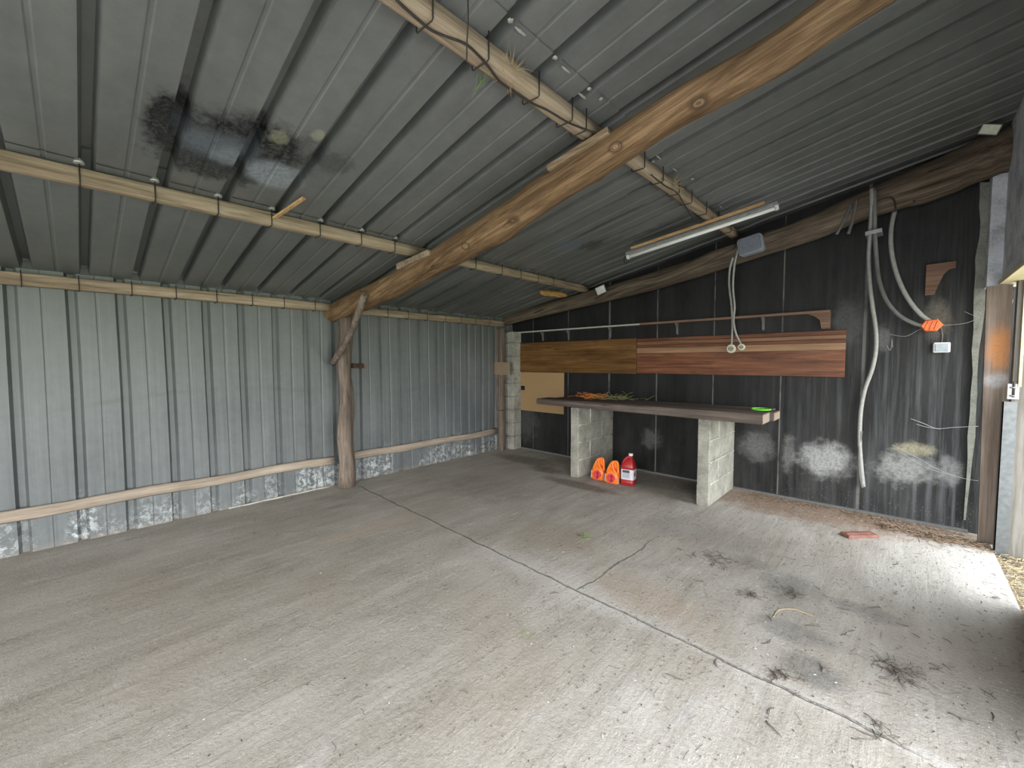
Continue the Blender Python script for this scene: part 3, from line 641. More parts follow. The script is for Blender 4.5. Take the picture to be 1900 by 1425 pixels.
# small pale crumpled pieces at the edge of the upper sheets
M_PALE_BIT = plain('crumpled_pale_bit', (.40, .40, .36), .35, .3)
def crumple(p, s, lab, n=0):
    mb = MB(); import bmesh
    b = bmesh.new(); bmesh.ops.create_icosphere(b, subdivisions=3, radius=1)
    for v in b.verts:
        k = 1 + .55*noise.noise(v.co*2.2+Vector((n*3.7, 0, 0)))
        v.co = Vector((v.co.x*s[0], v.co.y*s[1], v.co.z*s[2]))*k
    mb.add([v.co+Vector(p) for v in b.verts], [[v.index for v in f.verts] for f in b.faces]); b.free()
    return tag(mb.build('pale_scrap', M_PALE_BIT), lab, 'scrap', 'crumpled pale scraps along the sheet joint above the upper purlin')
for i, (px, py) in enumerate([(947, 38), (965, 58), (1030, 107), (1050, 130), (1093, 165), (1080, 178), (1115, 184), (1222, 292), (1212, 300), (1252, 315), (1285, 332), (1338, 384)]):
    crumple(onR(px, py, -.006), (.010, .010, .005) if i % 2 == 0 else (.005, .030, .004), 'small crumpled pale scrap at the sheet joint above the upper purlin', i)

# ================================================================== black wall furniture
M_PBR = wood('reddish_panel_boards', (.070, .024, .011), (.18, .070, .034), (.32, .150, .078), 'X', 34, .001, stretch=.03, rough=.45, blotch=.75)
M_PBR2 = wood('brown_panel_strip', (.14, .07, .035), (.26, .145, .08), (.38, .23, .13), 'X', 34, .001, stretch=.03, rough=.45)
M_PBY = wood('yellow_brown_panel_boards', (.060, .027, .008), (.165, .083, .026), (.29, .165, .060), 'X', 26, .001, stretch=.03, rough=.45, blotch=.8)
M_PBL = wood('light_panel_strip', (.20, .11, .06), (.36, .215, .12), (.47, .30, .18), 'X', 40, .001, stretch=.03, rough=.45)
th = .024
def panel(x0, x1, strips, lab, mats):
    e = empty('wall_panel', ((x0+x1)/2, -th, 1.165)); tag(e, lab, 'wooden panel')
    for (z0, z1), m in zip(strips, mats):
        mb = MB(); mb.box((x0, -th-random.uniform(0,.003), z0+.0015), (x1-.003, -.001, z1), 0, .002); mb.build('board', m, e)
    return e
panel(.06+XC*.6, 2.062, [(1.165, 1.30), (1.30, 1.45), (1.45, 1.595)], 'left length of the wooden wall panel, yellow-brown boards, above the bench', [M_PBY]*3)
panel(2.065, 4.02, [(1.172, 1.41), (1.41, 1.475), (1.475, 1.508), (1.508, 1.545), (1.545, 1.585)], 'right length of the wooden wall panel, reddish boards with one light strip', [M_PBR, M_PBL, M_PBR, M_PBR2, M_PBR])

# narrow shelf strip above the panel with its little corbels
e = empty('wall_shelf', (2.1, -.04, 1.745)); tag(e, 'long thin shelf strip above the wooden panel, pale left half, brown right half', 'shelf')
mb = MB(); mb.box((.08, -.075, 1.772-.027), (2.12, -.002, 1.763), 0, .002); tag(mb.build('shelf_strip', plain('pale_painted_strip', (.46, .45, .41), .6), e), 'pale painted strip')
mb = MB(); mb.box((2.122, -.075, 1.742), (3.90, -.002, 1.766), 0, .002); tag(mb.build('shelf_strip', M_CORBEL, e), 'brown wooden strip')
def corbel_poly(x, y0, z, w, h):
    return [(x, y0, z), (x-w, y0, z), (x-w, y0, z-.02), (x-w*.78, y0, z-.028), (x-w*.55, y0, z-.05), (x-w*.36, y0, z-h*.52), (x-w*.3, y0, z-h), (x, y0, z-h)]
for x in (.60, 1.05, 1.69, 2.53, 3.37):
    mb = MB(); z = 1.744
    mb.prism([(x, -.068, z), (x, -.002, z), (x, -.002, z-.13), (x, -.012, z-.12), (x, -.02, z-.05), (x, -.04, z-.025)], (.022, 0, 0)); mb.build('bracket', M_CONDUIT2, e)
mb = MB(); mb.prism(corbel_poly(3.905, -.04, 1.768, .21, .165), (0, .036, 0)); tag(mb.build('end_corbel', M_CORBEL, e), 'brown wooden corbel at the right end')
a = onY(1719, 492, -.02); b = onY(1771, 541, -.02)
mb = MB(); x0, x1 = a.x, b.x; z1 = a.z; h = .235
mb.prism([(x0, -.03, z1), (x1, -.03, z1+.005), (x1, -.03, z1-.045), (lerp(x0, x1, .78), -.03, z1-.052), (lerp(x0, x1, .62), -.03, z1-.085), (lerp(x0, x1, .52), -.03, z1-.13), (lerp(x0, x1, .42), -.03, z1-.18), (lerp(x0, x1, .33), -.03, z1-h), (x0, -.03, z1-h)], (0, .028, 0))
tag(mb.build('wood_corbel', M_CORBEL), 'single brown wooden corbel fixed to the black wall above the orange pipe box', 'corbel')

# hardboard sheet behind the bench
M_HB = plain('tan_hardboard', (.36, .235, .115), .6, 0, .08, 120)
mb = MB(); x0, x1, z0, z1 = .165, .985, .585, 1.162
nz0, nz1 = .89, .955
mb.prism([(x0, -.014, z0), (x1, -.014, z0), (x1, -.014, z1), (x0, -.014, z1), (x0, -.014, nz1), (x0+.10, -.014, nz1), (x0+.10, -.014, nz0), (x0, -.014, nz0)], (0, .012, 0))
tag(mb.build('hardboard_sheet', M_HB), 'tan notched hardboard sheet on the black wall behind the left end of the bench', 'board')

# ================================================================== bench and its block pillars
def pillar(x0, y0, lab, seed):
    random.seed(seed); mb = MB(); x1 = x0+.108; beads = []
    mb.box((x0+.006, y0+.006, 0), (x1-.006, -.006, .795))
    for i in range(4):
        z0 = i*.2+.004; z1 = z0+.192
        cuts = [y0, y0+.25, -.03] if i % 2 else [y0, y0+.5, -.03]
        for ya, yb in zip(cuts, cuts[1:]):
            mb.box((x0, ya+.004, z0), (x1, yb-.004, z1), .003, .007)
        # squeezed mortar bead at the joints
        pts = [Vector((x1-.002, lerp(y0+.02, -.04, t/14), z1+.004+random.uniform(-.004, .004))) for t in range(15)]
        if i < 3: beads.append(pts)
        if i % 2: beads.append([Vector((x1-.002, y0+.25+random.uniform(-.003, .003), z0+.19*t/5)) for t in range(6)])
    o = tag(mb.build('block_pillar', M_BLOCK), lab, 'pillar')
    for k, pts in enumerate(beads):
        mb = MB(); mb.tube(pts, .010, 6, fn=lambda t, a: 1+.6*noise.noise(Vector((t*14, seed, k)))); tag(mb.build('mortar_bead', M_MORTAR, o), 'paler squeezed mortar joint')
    return o
pillar(3.045, -.775, 'right concrete block pillar holding up the bench', 1)
p_ = pillar(1.645, -.785, 'left concrete block pillar holding up the bench, beside the orange jugs', 2)
# bench planks
e = empty('work_bench', (2.4, -.43, .80)); tag(e, 'rough work bench top of thick dirty planks laid on two block pillars', 'bench')
def bplank(x0, x1, y0, y1, z0, z1, seed, taper=0):
    mb = MB(); rings = []; n = 30
    for i in range(n+1):
        t = i/n; x = lerp(x0, x1, t); k = noise.noise(Vector((x*1.3, seed, 0)))*.012; k2 = noise.noise(Vector((x*2.1, seed, 5)))*.008
        zz0 = z0 + taper*(1-t)*.5; zz1 = z1 - taper*(1-t)*.5 + k2*.6; ya = y0+k; yb = y1+k2
        c = .008
        rings.append([Vector(p) for p in [(x, ya+c, zz0), (x, yb-c, zz0), (x, yb, zz0+c), (x, yb, zz1-c), (x, yb-c, zz1), (x, ya+c*1.5, zz1), (x, ya, zz1-c*1.5), (x, ya, zz0+c)]])
    mb.loft(rings, smooth=False); return mb.build('plank', M_BENCH, e)
bplank(1.195, 3.575, -.845, -.61, .80, .885, 1, .02)
bplank(1.25, 3.60, -.575, -.345, .802, .878, 2, .025)
bplank(1.36, 3.52, -.335, -.09, .802, .868, 3, .02)
for y0, y1, z0, z1, x in [(-.838, -.616, .806, .879, 3.576), (-.57, -.35, .808, .870, 3.601)]:
    mb = MB(); mb.box((x-.003, y0, z0), (x+.002, y1, z1), .001); tag(mb.build('sawn_end', M_BENCHEND, e), 'paler sawn end of the plank')
# things lying on the bench
c = onZ(1412, 759, .893); mb = MB()
mb.tube([c + Vector((math.cos(a)*.072, math.sin(a)*.085, .0)) for a in [2*math.pi*k/40 for k in range(41)]], .006, 8, cap=False)
tag(mb.build('rubber_ring', plain('lime_green_rubber', (.20, .80, .06), .5, 0, .05)), 'bright green ring lying on the right end of the bench', 'ring')
random.seed(8)
def tangle(c, n, L, m, name, lab, cat, sx_, sy_, h=.03, r=.0018):
    mb = MB()
    for i in range(n):
        p = Vector(c)+Vector((random.gauss(0, sx_), random.gauss(0, sy_), abs(random.gauss(0, h*.5))+r)); a = random.uniform(0, 6.28); l = L*random.uniform(.4, 1.2); q = [p]
        for k in range(4):
            a += random.gauss(0, .5); p = p + Vector((math.cos(a)*l/4, math.sin(a)*l/4, random.gauss(0, h*.25))); p.z = max(p.z, c[2]+r); q.append(p.copy())
        mb.tube(q, r, 4)
    return tag(mb.build(name, m), lab, cat, kind='stuff')
c = onZ(1088, 741, .875); tangle((c.x, -.42, .884), 60, .16, plain('orange_twine', (.75, .26, .06), .7), 'baler_twine', 'tangle of orange twine on the left end of the bench', 'twine', .09, .06, .05)
tangle((c.x+.30, -.40, .884), 55, .17, plain('dull_green_stalks', (.20, .22, .09), .8), 'dry_stalks', 'dull green dry stalks beside the orange twine on the bench', 'stalks', .12, .07, .05)
tangle((c.x+.02, -.20, .876), 40, .14, M_STRAW, 'dry_stalks', 'brown dry stalks behind the orange twine on the bench', 'stalks', .16, .05, .03, .0014)

# ================================================================== jugs
def rrect(cx, cy, z, hx, hy, r, n=5, rot=0):
    out = []
    for qx, qy, a0 in ((1,1,0), (-1,1,90), (-1,-1,180), (1,-1,270)):
        for k in range(n):
            a = math.radians(a0+90*k/(n-1)); out.append(Vector((cx+qx*(hx-r)+math.cos(a)*r, cy+qy*(hy-r)+math.sin(a)*r, z)))
    return out
M_RED = plain('red_plastic', (.36, .018, .022), .32, 0, .08); M_ORG = plain('orange_plastic', (.85, .20, .022), .35, 0, .06)
def place(mbs, loc, rotz, tilt=(0, 0)):
    Mx = Matrix.Translation(loc) @ Matrix.Rotation(rotz, 4, 'Z') @ Matrix.Rotation(tilt[0], 4, 'X') @ Matrix.Rotation(tilt[1], 4, 'Y')
    for m in mbs: m.v = [Mx @ p for p in m.v]
# local axes: -Y front, +X right
def red_jug():
    body = MB(); R5 = []
    for z, hx, hy, r, ox in [(0, .064, .055, .02, 0), (.006, .070, .061, .022, 0), (.055, .071, .062, .022, 0), (.058, .068, .059, .02, 0), (.178, .068, .059, .02, 0), (.181, .071, .062, .022, 0), (.20, .070, .061, .025, 0), (.235, .058, .052, .025, .004), (.27, .040, .038, .022, .012), (.292, .026, .026, .02, .02), (.300, .0215, .0215, .0205, .022), (.315, .0205, .0205, .0195, .022)]:
        R5.append(rrect(ox, 0, z, hx, hy, r))
    body.loft(R5)
    h = MB(); h.tube(spline([(-.055, -.03, .205), (-.045, -.035, .245), (-.022, -.03, .285), (.0, -.018, .302), (.016, -.008, .300)], 4), [.013]*9+[.012]*8, 8)
    cap = MB(); cap.tube([(.022, 0, .312), (.022, 0, .318), (.022, 0, .336), (.022, 0, .340)], [.023, .025, .024, .019], 16)
    lab = MB(); lab.loft([rrect(0, 0, .064, .0690, .0600, .0205), rrect(0, 0, .174, .0690, .0600, .0205)], cap=False)
    pic = MB(); pic.box((-.045, -.0612, .138), (.03, -.0604, .166)); pic2 = MB(); pic2.box((-.045, -.0612, .084), (.030, -.0604, .134))
    pic3 = MB(); pic3.prism([(.0694, y, z) for y, z in [(-.01, .09), (.014, .12), (-.01, .158), (-.034, .12)]], (.0012, 0, 0))
    return body, h, cap, lab, pic, pic2, pic3
parts = red_jug(); loc = onZ(1161, 901) + Vector((.0, .06, 0)); loc.z = 0
place(parts, loc, math.radians(9))
e = empty('plastic_jug', loc); tag(e, 'red plastic jug with white label and white cap, standing right of the orange jugs', 'jug')
M_LAB = plain('grey_white_label', (.62, .61, .66), .5, 0, .04); M_LBD = plain('dark_label_print', (.05, .06, .07), .5); M_LBG = plain('grey_label_print', (.42, .44, .50), .5); M_LBR = plain('dark_red_print', (.16, .01, .03), .5)
for m, n, mt in zip(parts, ('body', 'handle', 'cap', 'label', 'label_picture', 'label_text', 'label_emblem'), (M_RED, M_RED, M_WHITE, M_LAB, M_LBD, M_LBG, M_LBR)):
    if n == 'label': lb = m.build(n, mt, e)
    elif n.startswith('label_'): m.build(n, mt, lb)
    else: m.build(n, mt, e)
def orange_jug():
    body = MB(); R5 = []
    for z, hx, hy, r, ox in [(0, .060, .052, .018, 0), (.005, .068, .060, .02, 0), (.085, .070, .061, .02, 0), (.11, .062, .054, .02, -.004), (.16, .040, .040, .02, -.014)]:
        R5.append(rrect(ox, 0, z, hx, hy, r))
    body.loft(R5)
    # back slab behind the grip hollow
    arch = [(-.066, .10), (-.045, .165), (-.018, .225), (.012, .245), (.040, .238), (.052, .205), (.058, .15), (.066, .10)]
    body.prism([(x, -.004, z) for x, z in arch], (0, .022, 0))
    rim = MB(); rim.tube(spline([(.052, -.040, .108), (.020, -.044, .145), (-.004, -.036, .195), (.004, -.024, .232), (.026, -.018, .243), (.045, -.018, .225), (.054, -.022, .17), (.060, -.030, .115)], 5), .0105, 9)
    rim.tube(spline([(-.060, -.035, .105), (-.046, -.034, .16), (-.022, -.026, .215), (.004, -.020, .238)], 5), .013, 9)
    rim.prism([(x, -.034 if z < .17 else -.024, z) for x, z in [(-.060, .10), (-.044, .165), (-.018, .22), (.000, .225), (-.006, .19), (.018, .145), (.05, .10)]], (0, .03, 0))
    lab = MB(); lab.prism([(x, -.0612, z) for x, z in [(-.058, .06), (-.04, .095), (.0, .112), (.035, .09), (.045, .06), (.02, .022), (-.01, .006), (-.035, .02)]], (0, .002, 0))
    em = MB(); em.prism([(x, -.0625, z) for x, z in [(-.012, .085), (.006, .10), (.012, .07), (.004, .055), (.016, .035), (.0, .012), (-.014, .035), (-.004, .055)]], (0, .0016, 0))
    wl = MB(); wl.prism([(.0690, y, z) for y, z in [(-.045, .006), (-.02, .006), (-.04, .075), (-.050, .075)]], (.002, 0, 0)); wl2 = MB(); wl2.prism([(-.0730, y, z) for y, z in [(-.06, .012), (-.03, .012), (-.045, .10), (-.060, .10)]], (.003, 0, 0))
    return body, rim, lab, em, wl, wl2
for px, py, rz, tl, lb_ in [(1108, 891, 12, (0, math.radians(3)), 'leftmost of the two orange plastic jugs under the bench, next to the block pillar'), (1134, 898, 10, (0, math.radians(3)), 'orange plastic jug standing between the other orange jug and the red one')]:
    parts = orange_jug(); loc = onZ(px, py) + Vector((-.01, .055, 0)); loc.z = 0.0035
    place(parts, loc, math.radians(rz), tl)
    e = empty('plastic_jug', loc); tag(e, lb_, 'jug', 'orange jugs under the bench')
    b_ = parts[0].build('body', M_ORG, e); parts[1].build('handle', M_ORG, e)
    l_ = tag(parts[2].build('label', plain('red_label', (.62, .04, .05), .45), e), 'red label'); parts[3].build('label_emblem', M_LBR, l_); tag(parts[4].build('side_label', M_WHITE, e), 'white side label edge'); tag(parts[5].build('side_label', M_WHITE, e), 'white side label edge')

# ================================================================== lights and electrics
# fluorescent lamp hung on a lath under the upper purlin
dz = -.125
A, B = onR(1163, 478, dz), onR(1445, 384, dz); ax = (B-A).normalized(); sd_ = ax.cross(Vector((-SL, 0, 1))).normalized(); up = sd_.cross(ax).normalized()
e = empty('fluorescent_lamp', (A+B)/2); tag(e, 'long white fluorescent tube lamp hanging under the roof sheets near the junction box', 'lamp')
Lh = (B-A).length/2; C_ = (A+B)/2
mb = MB(); mb.obox(C_+up*.030, ax, sd_, up, (Lh, .024, .017), 0, .004); tag(mb.build('housing', M_STEEL, e), 'grey metal housing')
gt = G('unlit_tube_glass', .25); gt.col((.86, .88, .82)); 
mb = MB(); mb.tube([A+ax*.03, B-ax*.03], .0165, 16); mb.build('tube', gt.m, e)
for p, s_ in ((A, 1), (B, -1)):
    mb = MB(); mb.obox(p+ax*.014*s_+up*.006, ax, sd_, up, (.014, .021, .024), 0, .004); mb.build('end_socket', M_WHITE, e)
cc = onR(1155, 475, dz); mb = MB(); mb.tube(spline([A+up*.02, A-ax*.02+up*.01, A-ax*.03-up*.02, A-ax*.02-up*.05+sd_*.01, A+ax*.03-up*.06+sd_*.05], 4), .0035, 6); mb.build('cable', M_WIRE, e)
A2, B2 = onR(1171, 461, -.10), onR(1419, 376, -.10); ax2 = (B2-A2).normalized()
mb = MB(); mb.obox((A2+B2)/2, ax2, sd_, up, ((B2-A2).length/2, .016, .009), 0, .002)
tag(mb.build('wood_lath', M_LATH), 'long orange-brown lath running above the fluorescent lamp', 'lath')

# junction box and the two hanging cables with sockets
c = onY(1393, 455, -.275); Xa = Vector((.97, 0, .16)).normalized(); Za = Vector((-.16, 0, .97)).normalized()
e = empty('junction_box', c); tag(e, 'round-cornered grey junction box on the black-wall rafter, right of the fluorescent lamp', 'electrical box')
def rbox(mb, c, X, Z, hx, hz, y0, y1, r):
    rings = []
    for y, k in ((y1, 1), (y0+.01, 1), (y0, .93)):
        ring = []
        for p in rrect(0, 0, 0, hx*k, hz*k, r*k): ring.append(Vector(c)+X*p.x+Z*p.y+Vector((0, y-c[1], 0)))
        rings.append(ring)
    mb.loft(rings, smooth=False)
mb = MB(); rbox(mb, c, Xa, Za, .105, .082, -.31, -.235, .03); mb.build('box', M_GREYP, e)
mb = MB(); rbox(mb, c, Xa, Za, .092, .069, -.322, -.309, .026); tag(mb.build('lid', plain('slate_plastic', (.16, .18, .22), .45), e), 'darker lid')
cab = [((1360, 478, -.27), (1354, 500, -.24), (1353, 530, -.15), (1357, 565, -.09), (1359, 600, -.06), (1358, 630, -.05), (1357, 643, -.045)),
       ((1370, 462, -.27), (1363, 490, -.25), (1360, 530, -.17), (1363, 570, -.11), (1361, 595, -.09), (1366, 620, -.06), (1376, 640, -.045))]
labs = ['left cable hanging from the rafter, ending in the larger cream socket on the panel', 'right cable hanging from the junction box, ending in the smaller cream socket on the panel']
for i, (cb, lb_) in enumerate(zip(cab, labs)):
    e = empty('socket_cable', onY(*cb[-1])); tag(e, lb_, 'cable')
    mb = MB(); mb.tube(spline([onY(*q) for q in cb], 5), .0105, 8); mb.build('cable', M_CONDUIT, e)
    s0 = onY(cb[-1][0], cb[-1][1]+4, -.04); r = .045 if i == 0 else .034
    mb = MB(); mb.tube([Vector((s0.x, -.026, s0.z)), Vector((s0.x, -.055, s0.z)), Vector((s0.x, -.060, s0.z))], [r, r, r*.82], 20); sk = mb.build('socket', M_CREAM, e)
    mb = MB(); mb.tube([Vector((s0.x, -.0595, s0.z)), Vector((s0.x, -.062, s0.z))], [r*.62, r*.58], 16); mb.build('socket_face', plain('dim_cream_face', (.30, .28, .21), .5), sk)
    for d in (-1, 1):
        mb = MB(); mb.tube([Vector((s0.x+d*r*.28, -.061, s0.z)), Vector((s0.x+d*r*.28, -.066, s0.z))], r*.1, 8); mb.build('socket_hole', M_WIRE, sk)

# conduits on the right part of the black wall
def cond(pts, r, m, lab, yy=-.04, over=False):
    return cable('conduit_pipe', [onY(x, y, yy if y > 455 else lerp(yy, -.325, min(1, (455-y)/45)) if over else yy) for x, y in pts], r, m, lab, 'pipe', 10, 6)
A_ = [(1618, 350), (1618, 385), (1615, 430), (1612, 475), (1614, 525), (1619, 570), (1625, 612), (1625, 650), (1618, 685), (1604, 725), (1597, 765), (1595, 815), (1598, 865), (1602, 903)]
cond(A_, .0155, M_CONDUIT, 'long grey conduit running down the black wall nearly to the floor', -.04, True)
cond([(1598, 800), (1594, 840), (1595, 880), (1600, 905)], .010, M_CONDUIT2, 'short thin dusty conduit stub beside the foot of the long conduit', -.045)
cond([(1622, 352), (1623, 390), (1623, 430), (1626, 475), (1631, 520), (1645, 558), (1668, 585), (1695, 600), (1716, 605)], .0155, M_CONDUIT2, 'dark grey conduit curving from the rafter to the left side of the orange box', -.075, True)
cond([(1660, 392), (1654, 420), (1653, 455), (1659, 492), (1672, 530), (1690, 562), (1710, 585), (1727, 597)], .016, M_CONDUIT, 'pale grey conduit curving from the rafter to the top of the orange box', -.05)
c1 = onY(1621, 430, -.25); mb = MB(); mb.obox(c1, (1, 0, .1), (0, 1, 0), (-.1, 0, 1), (.052, .004, .016), 0, .002); mb.obox(c1+Vector((0, .10, 0)), (1,0,.1), (0,1,0), (-.1,0,1), (.052, .10, .004), 0, 0)
tag(mb.build('pipe_clamp', M_STEEL), 'small grey clamp holding the two conduits just below the rafter', 'clamp')
mb = MB(); 
mb.tube(spline([onY(x, y, -.28) for x, y in [(1620, 372), (1630, 372), (1640, 368), (1652, 366), (1660, 374), (1662, 392)]], 4), .006, 6)
tag(mb.build('electric_cable', M_WIRE), 'dark cable bridging the tops of the conduits on the rafter', 'cable')
for pts, lb_ in [([(1552, 435), (1568, 405), (1580, 378)], 'left of the two dark rods sticking down across the black-wall rafter'), ([(1574, 434), (1583, 405), (1590, 370)], 'right of the two dark rods sticking down across the black-wall rafter')]:
    mb = MB(); mb.tube(spline([onY(x, y, -.30+.02*i) for i, (x, y) in enumerate(pts)], 4), .011, 7, fn=logfn(pts[0][0], (), .2, 3)); tag(mb.build('metal_rod', M_CONDUIT2), lb_, 'rod')
# orange pipe box
c = onY(1727, 605, -.06); mb = MB()
hexp = [(-.062, .0), (-.035, .045), (.035, .052), (.068, .005), (.032, -.042), (-.03, -.040)]
mb.loft([[Vector((c.x+x*k, c.y+dy, c.z+z*k)) for x, z in hexp] for dy, k in ((.055, .9), (.02, 1), (-.02, 1), (-.035, .85))], smooth=False)
ob = tag(mb.build('pipe_box', plain('orange_red_plastic', (.78, .16, .05), .5, 0, .25, 40)), 'small orange-red box on the black wall where two conduits meet', 'electrical box')
mb = MB()
for k in (-.028, 0, .026): mb.tube([Vector((c.x+k-.008, c.y-.037, c.z-.03)), Vector((c.x+k+.012, c.y-.037, c.z+.035))], .0035, 5)
mb.build('rib', M_ORG, ob)
# switch with its thin lead
c = onY(1747, 645, -.02); e = empty('wall_switch', (c.x, -.001, c.z)); tag(e, 'small square white-framed switch box on the black wall below the orange box', 'switch')
mb = MB(); mb.box((c.x-.047, -.04, c.z-.038), (c.x+.047, -.001, c.z+.040), 0, .006); mb.build('frame', M_WHITE, e)
mb = MB(); mb.box((c.x-.037, -.046, c.z-.030), (c.x+.037, -.039, c.z+.031), 0, .003); tag(mb.build('rocker', plain('blue_grey_plastic', (.36, .42, .46), .5), e), 'blue-grey rocker plate')
mb = MB(); mb.tube([Vector((c.x, -.012, c.z+.038)), Vector((c.x+.002, -.012, c.z+.10)), Vector((c.x-.01, -.02, c.z+.16))], .004, 6); mb.build('lead', M_CONDUIT2, e)
# small floodlights
def flood(c, w_, h_, ax, nrm, lab, m):
    e = empty('floodlight', c); tag(e, lab, 'floodlight'); ax = Vector(ax).normalized(); nrm = Vector(nrm).normalized(); up = nrm.cross(ax)
    mb = MB(); mb.obox(Vector(c)+nrm*.0, ax, nrm, up, (w_/2, .022, h_/2), 0, .005); mb.build('housing', M_STEEL, e)
    mb = MB(); mb.obox(Vector(c)+nrm*.023, ax, nrm, up, (w_/2-.006, .003, h_/2-.006), 0, .001); tag(mb.build('lens', m, e), 'pale lens')
    mb = MB(); mb.obox(Vector(c)-nrm*.045, ax, nrm, up, (w_*.12, .025, h_*.12), 0, .002); mb.build('bracket', M_STEEL, e); return e
flood(onY(1115, 538, -.30), .14, .095, (.95, -.15, .2), (.35, -.9, -.2), 'small white floodlight on the black-wall rafter near the end of the lower purlin', M_WHITE)
flood(onY(1837, 240, -.36), .10, .065, (.9, .1, -.35), (-.1, -.9, -.3), 'small pale floodlight in the upper right corner above the end of the black-wall rafter', plain('yellowish_lens', (.60, .64, .50), .4))

# ================================================================== right doorway
def vplank(name, pts, y0, y1, m, lab, cat):
    mb = MB(); mb.prism([(x, y0, z) for x, z in pts], (0, y1-y0, 0)); return tag(mb.build(name, m), lab, cat)
a = onY(1831, 535, -.2); b = onY(1880, 532, -.2); c = onY(1857, 1006, -.2); d = onY(1814, 1003, -.2)
vplank('door_plank', [(d.x, .0), (c.x, .0), (b.x, 1.838), (a.x, 1.838)], -.20, -.165, M_PLANK, 'wide upright brown plank with an orange stain beside the doorway', 'plank')
g = G('orange_rust_stain', .8); n = g.noise(30, 5, .7); 
# the stain belongs to the plank's own material
def stain_into(m, blobs):
    g = G.__new__(G); g.m = m; g.nt = m.node_tree; g.n = g.nt.nodes; g.l = g.nt.links; g.b = g.n['Principled BSDF']
    g.tc = g.n.new('ShaderNodeTexCoord'); g.co = g.tc.outputs['Object']; s_ = g.b.inputs['Base Color'].links[0].from_socket
    for ce, r, colr, k, na, ns in blobs: s_ = g.mix(g.math('MULTIPLY', g.blob(ce, r, na, ns, .7), k), s_, colr)
    g.l.new(s_, g.b.inputs['Base Color'])
M_PLANK2 = M_PLANK.copy(); M_PLANK2.name = 'stained_door_plank'; stain_into(M_PLANK2, [((.01, 0, 1.40), (.07, 1, .18), (.46, .20, .07), .95, .3, 14), ((0, 0, 1.18), (.08, 1, .06), (.40, .42, .45), .6, .6, 14)])
bpy.data.objects['door_plank'].data.materials[0] = M_PLANK2
vplank('door_jamb', [(4.925, -.04), (5.02, -.04), (5.02, 1.845), (4.925, 1.845)], -.33, -.25, M_JAMB, 'grey wooden door jamb at the right edge, behind the metal angle', 'jamb')
mb = MB(); mb.box((4.885, -.362, -.045), (4.948, -.354, 1.04)); mb.box((4.885, -.362, -.045), (4.890, -.30, 1.04)); 
tag(mb.build('angle_iron', plain('grey_angle_iron', (.13, .14, .145), .4, .5, .2)), 'grey metal angle fixed upright on the lower half of the door jamb', 'metal angle')
mb = MB(); mb.box((4.948, -.352, 1.14), (4.962, -.334, 1.84)); tag(mb.build('jamb_batten', M_YW), 'thin yellow batten on the upper half of the door jamb', 'batten')
e = empty('door_latch', (4.93, -.36, 1.05)); tag(e, 'small metal bolt latch on the door jamb above the metal angle', 'latch')
mb = MB(); mb.box((4.902, -.345, 1.055), (4.955, -.334, 1.16), 0, .002); mb.build('plate', M_STEEL, e)
mb = MB(); mb.tube([(4.93, -.352, 1.07), (4.93, -.352, 1.175)], .006, 8); mb.build('bolt', M_WIRE, e)
for z in (1.08, 1.135):
    mb = MB(); mb.tube([(4.915, -.346, z), (4.918, -.36, z), (4.942, -.36, z), (4.945, -.346, z)], .004, 6); mb.build('keeper', M_STEEL, e)

# reddish tile of wood on the floor
c = onZ(1594, 995); mb = MB(); Xa = (onZ(1624, 994)-onZ(1566, 995)).normalized(); Ya = Vector((-Xa.y, Xa.x, 0))
mb.obox(c+Vector((0,0,.012)), Xa, Ya, (0,0,1), (.115, .04, .011), .001, .002); mb.obox(c+Vector((-.02,0,.026))-Ya*.02, Xa, Ya, (0,0,1), (.09, .008, .004), .001, .001)
tag(mb.build('wood_offcut', wood('brick_red_wood', (.14, .06, .045), (.24, .11, .085), (.32, .17, .13), 'X', 40, .001)), 'short reddish brown board lying on the floor in front of the black wall', 'board')
# foot rails: thin pale strip at the foot of the metal wall
# cobwebs
M_WEB = plain('cobweb_thread', (.34, .35, .36), .6, 0, .05)
def web(strands, yy, r, lab):
    mb = MB()
    for st in strands: mb.tube(spline([onY(x, y, yy) for x, y in st], 5), r, 4)
    return tag(mb.build('cobweb', M_WEB), lab, 'cobweb')
web([[(1690, 777), (1712, 785), (1738, 795), (1770, 793), (1815, 791)], [(1700, 787), (1722, 793), (1745, 796)]], -.03, .0022, 'dusty cobweb strand sagging across the black wall to the door plank')
web([[(1655, 825), (1700, 848), (1745, 873), (1790, 888), (1815, 892)], [(1670, 838), (1720, 868), (1780, 885)]], -.03, .0013, 'faint low cobweb strand above the pale scuffs on the black wall')
web([[(1650, 620), (1680, 624), (1705, 612), (1722, 608)], [(1655, 630), (1652, 650), (1645, 640)], [(1655, 628), (1656, 645)], [(1745, 604), (1790, 600), (1815, 590)]], -.035, .0016, 'small cobweb around the orange pipe box')
web([[(1790, 578), (1815, 588), (1840, 585), (1868, 583)], [(1868, 583), (1876, 570), (1880, 555)], [(1815, 588), (1821, 600)]], -.17, .0011, 'cobweb strung from the mortar strip to the door plank')

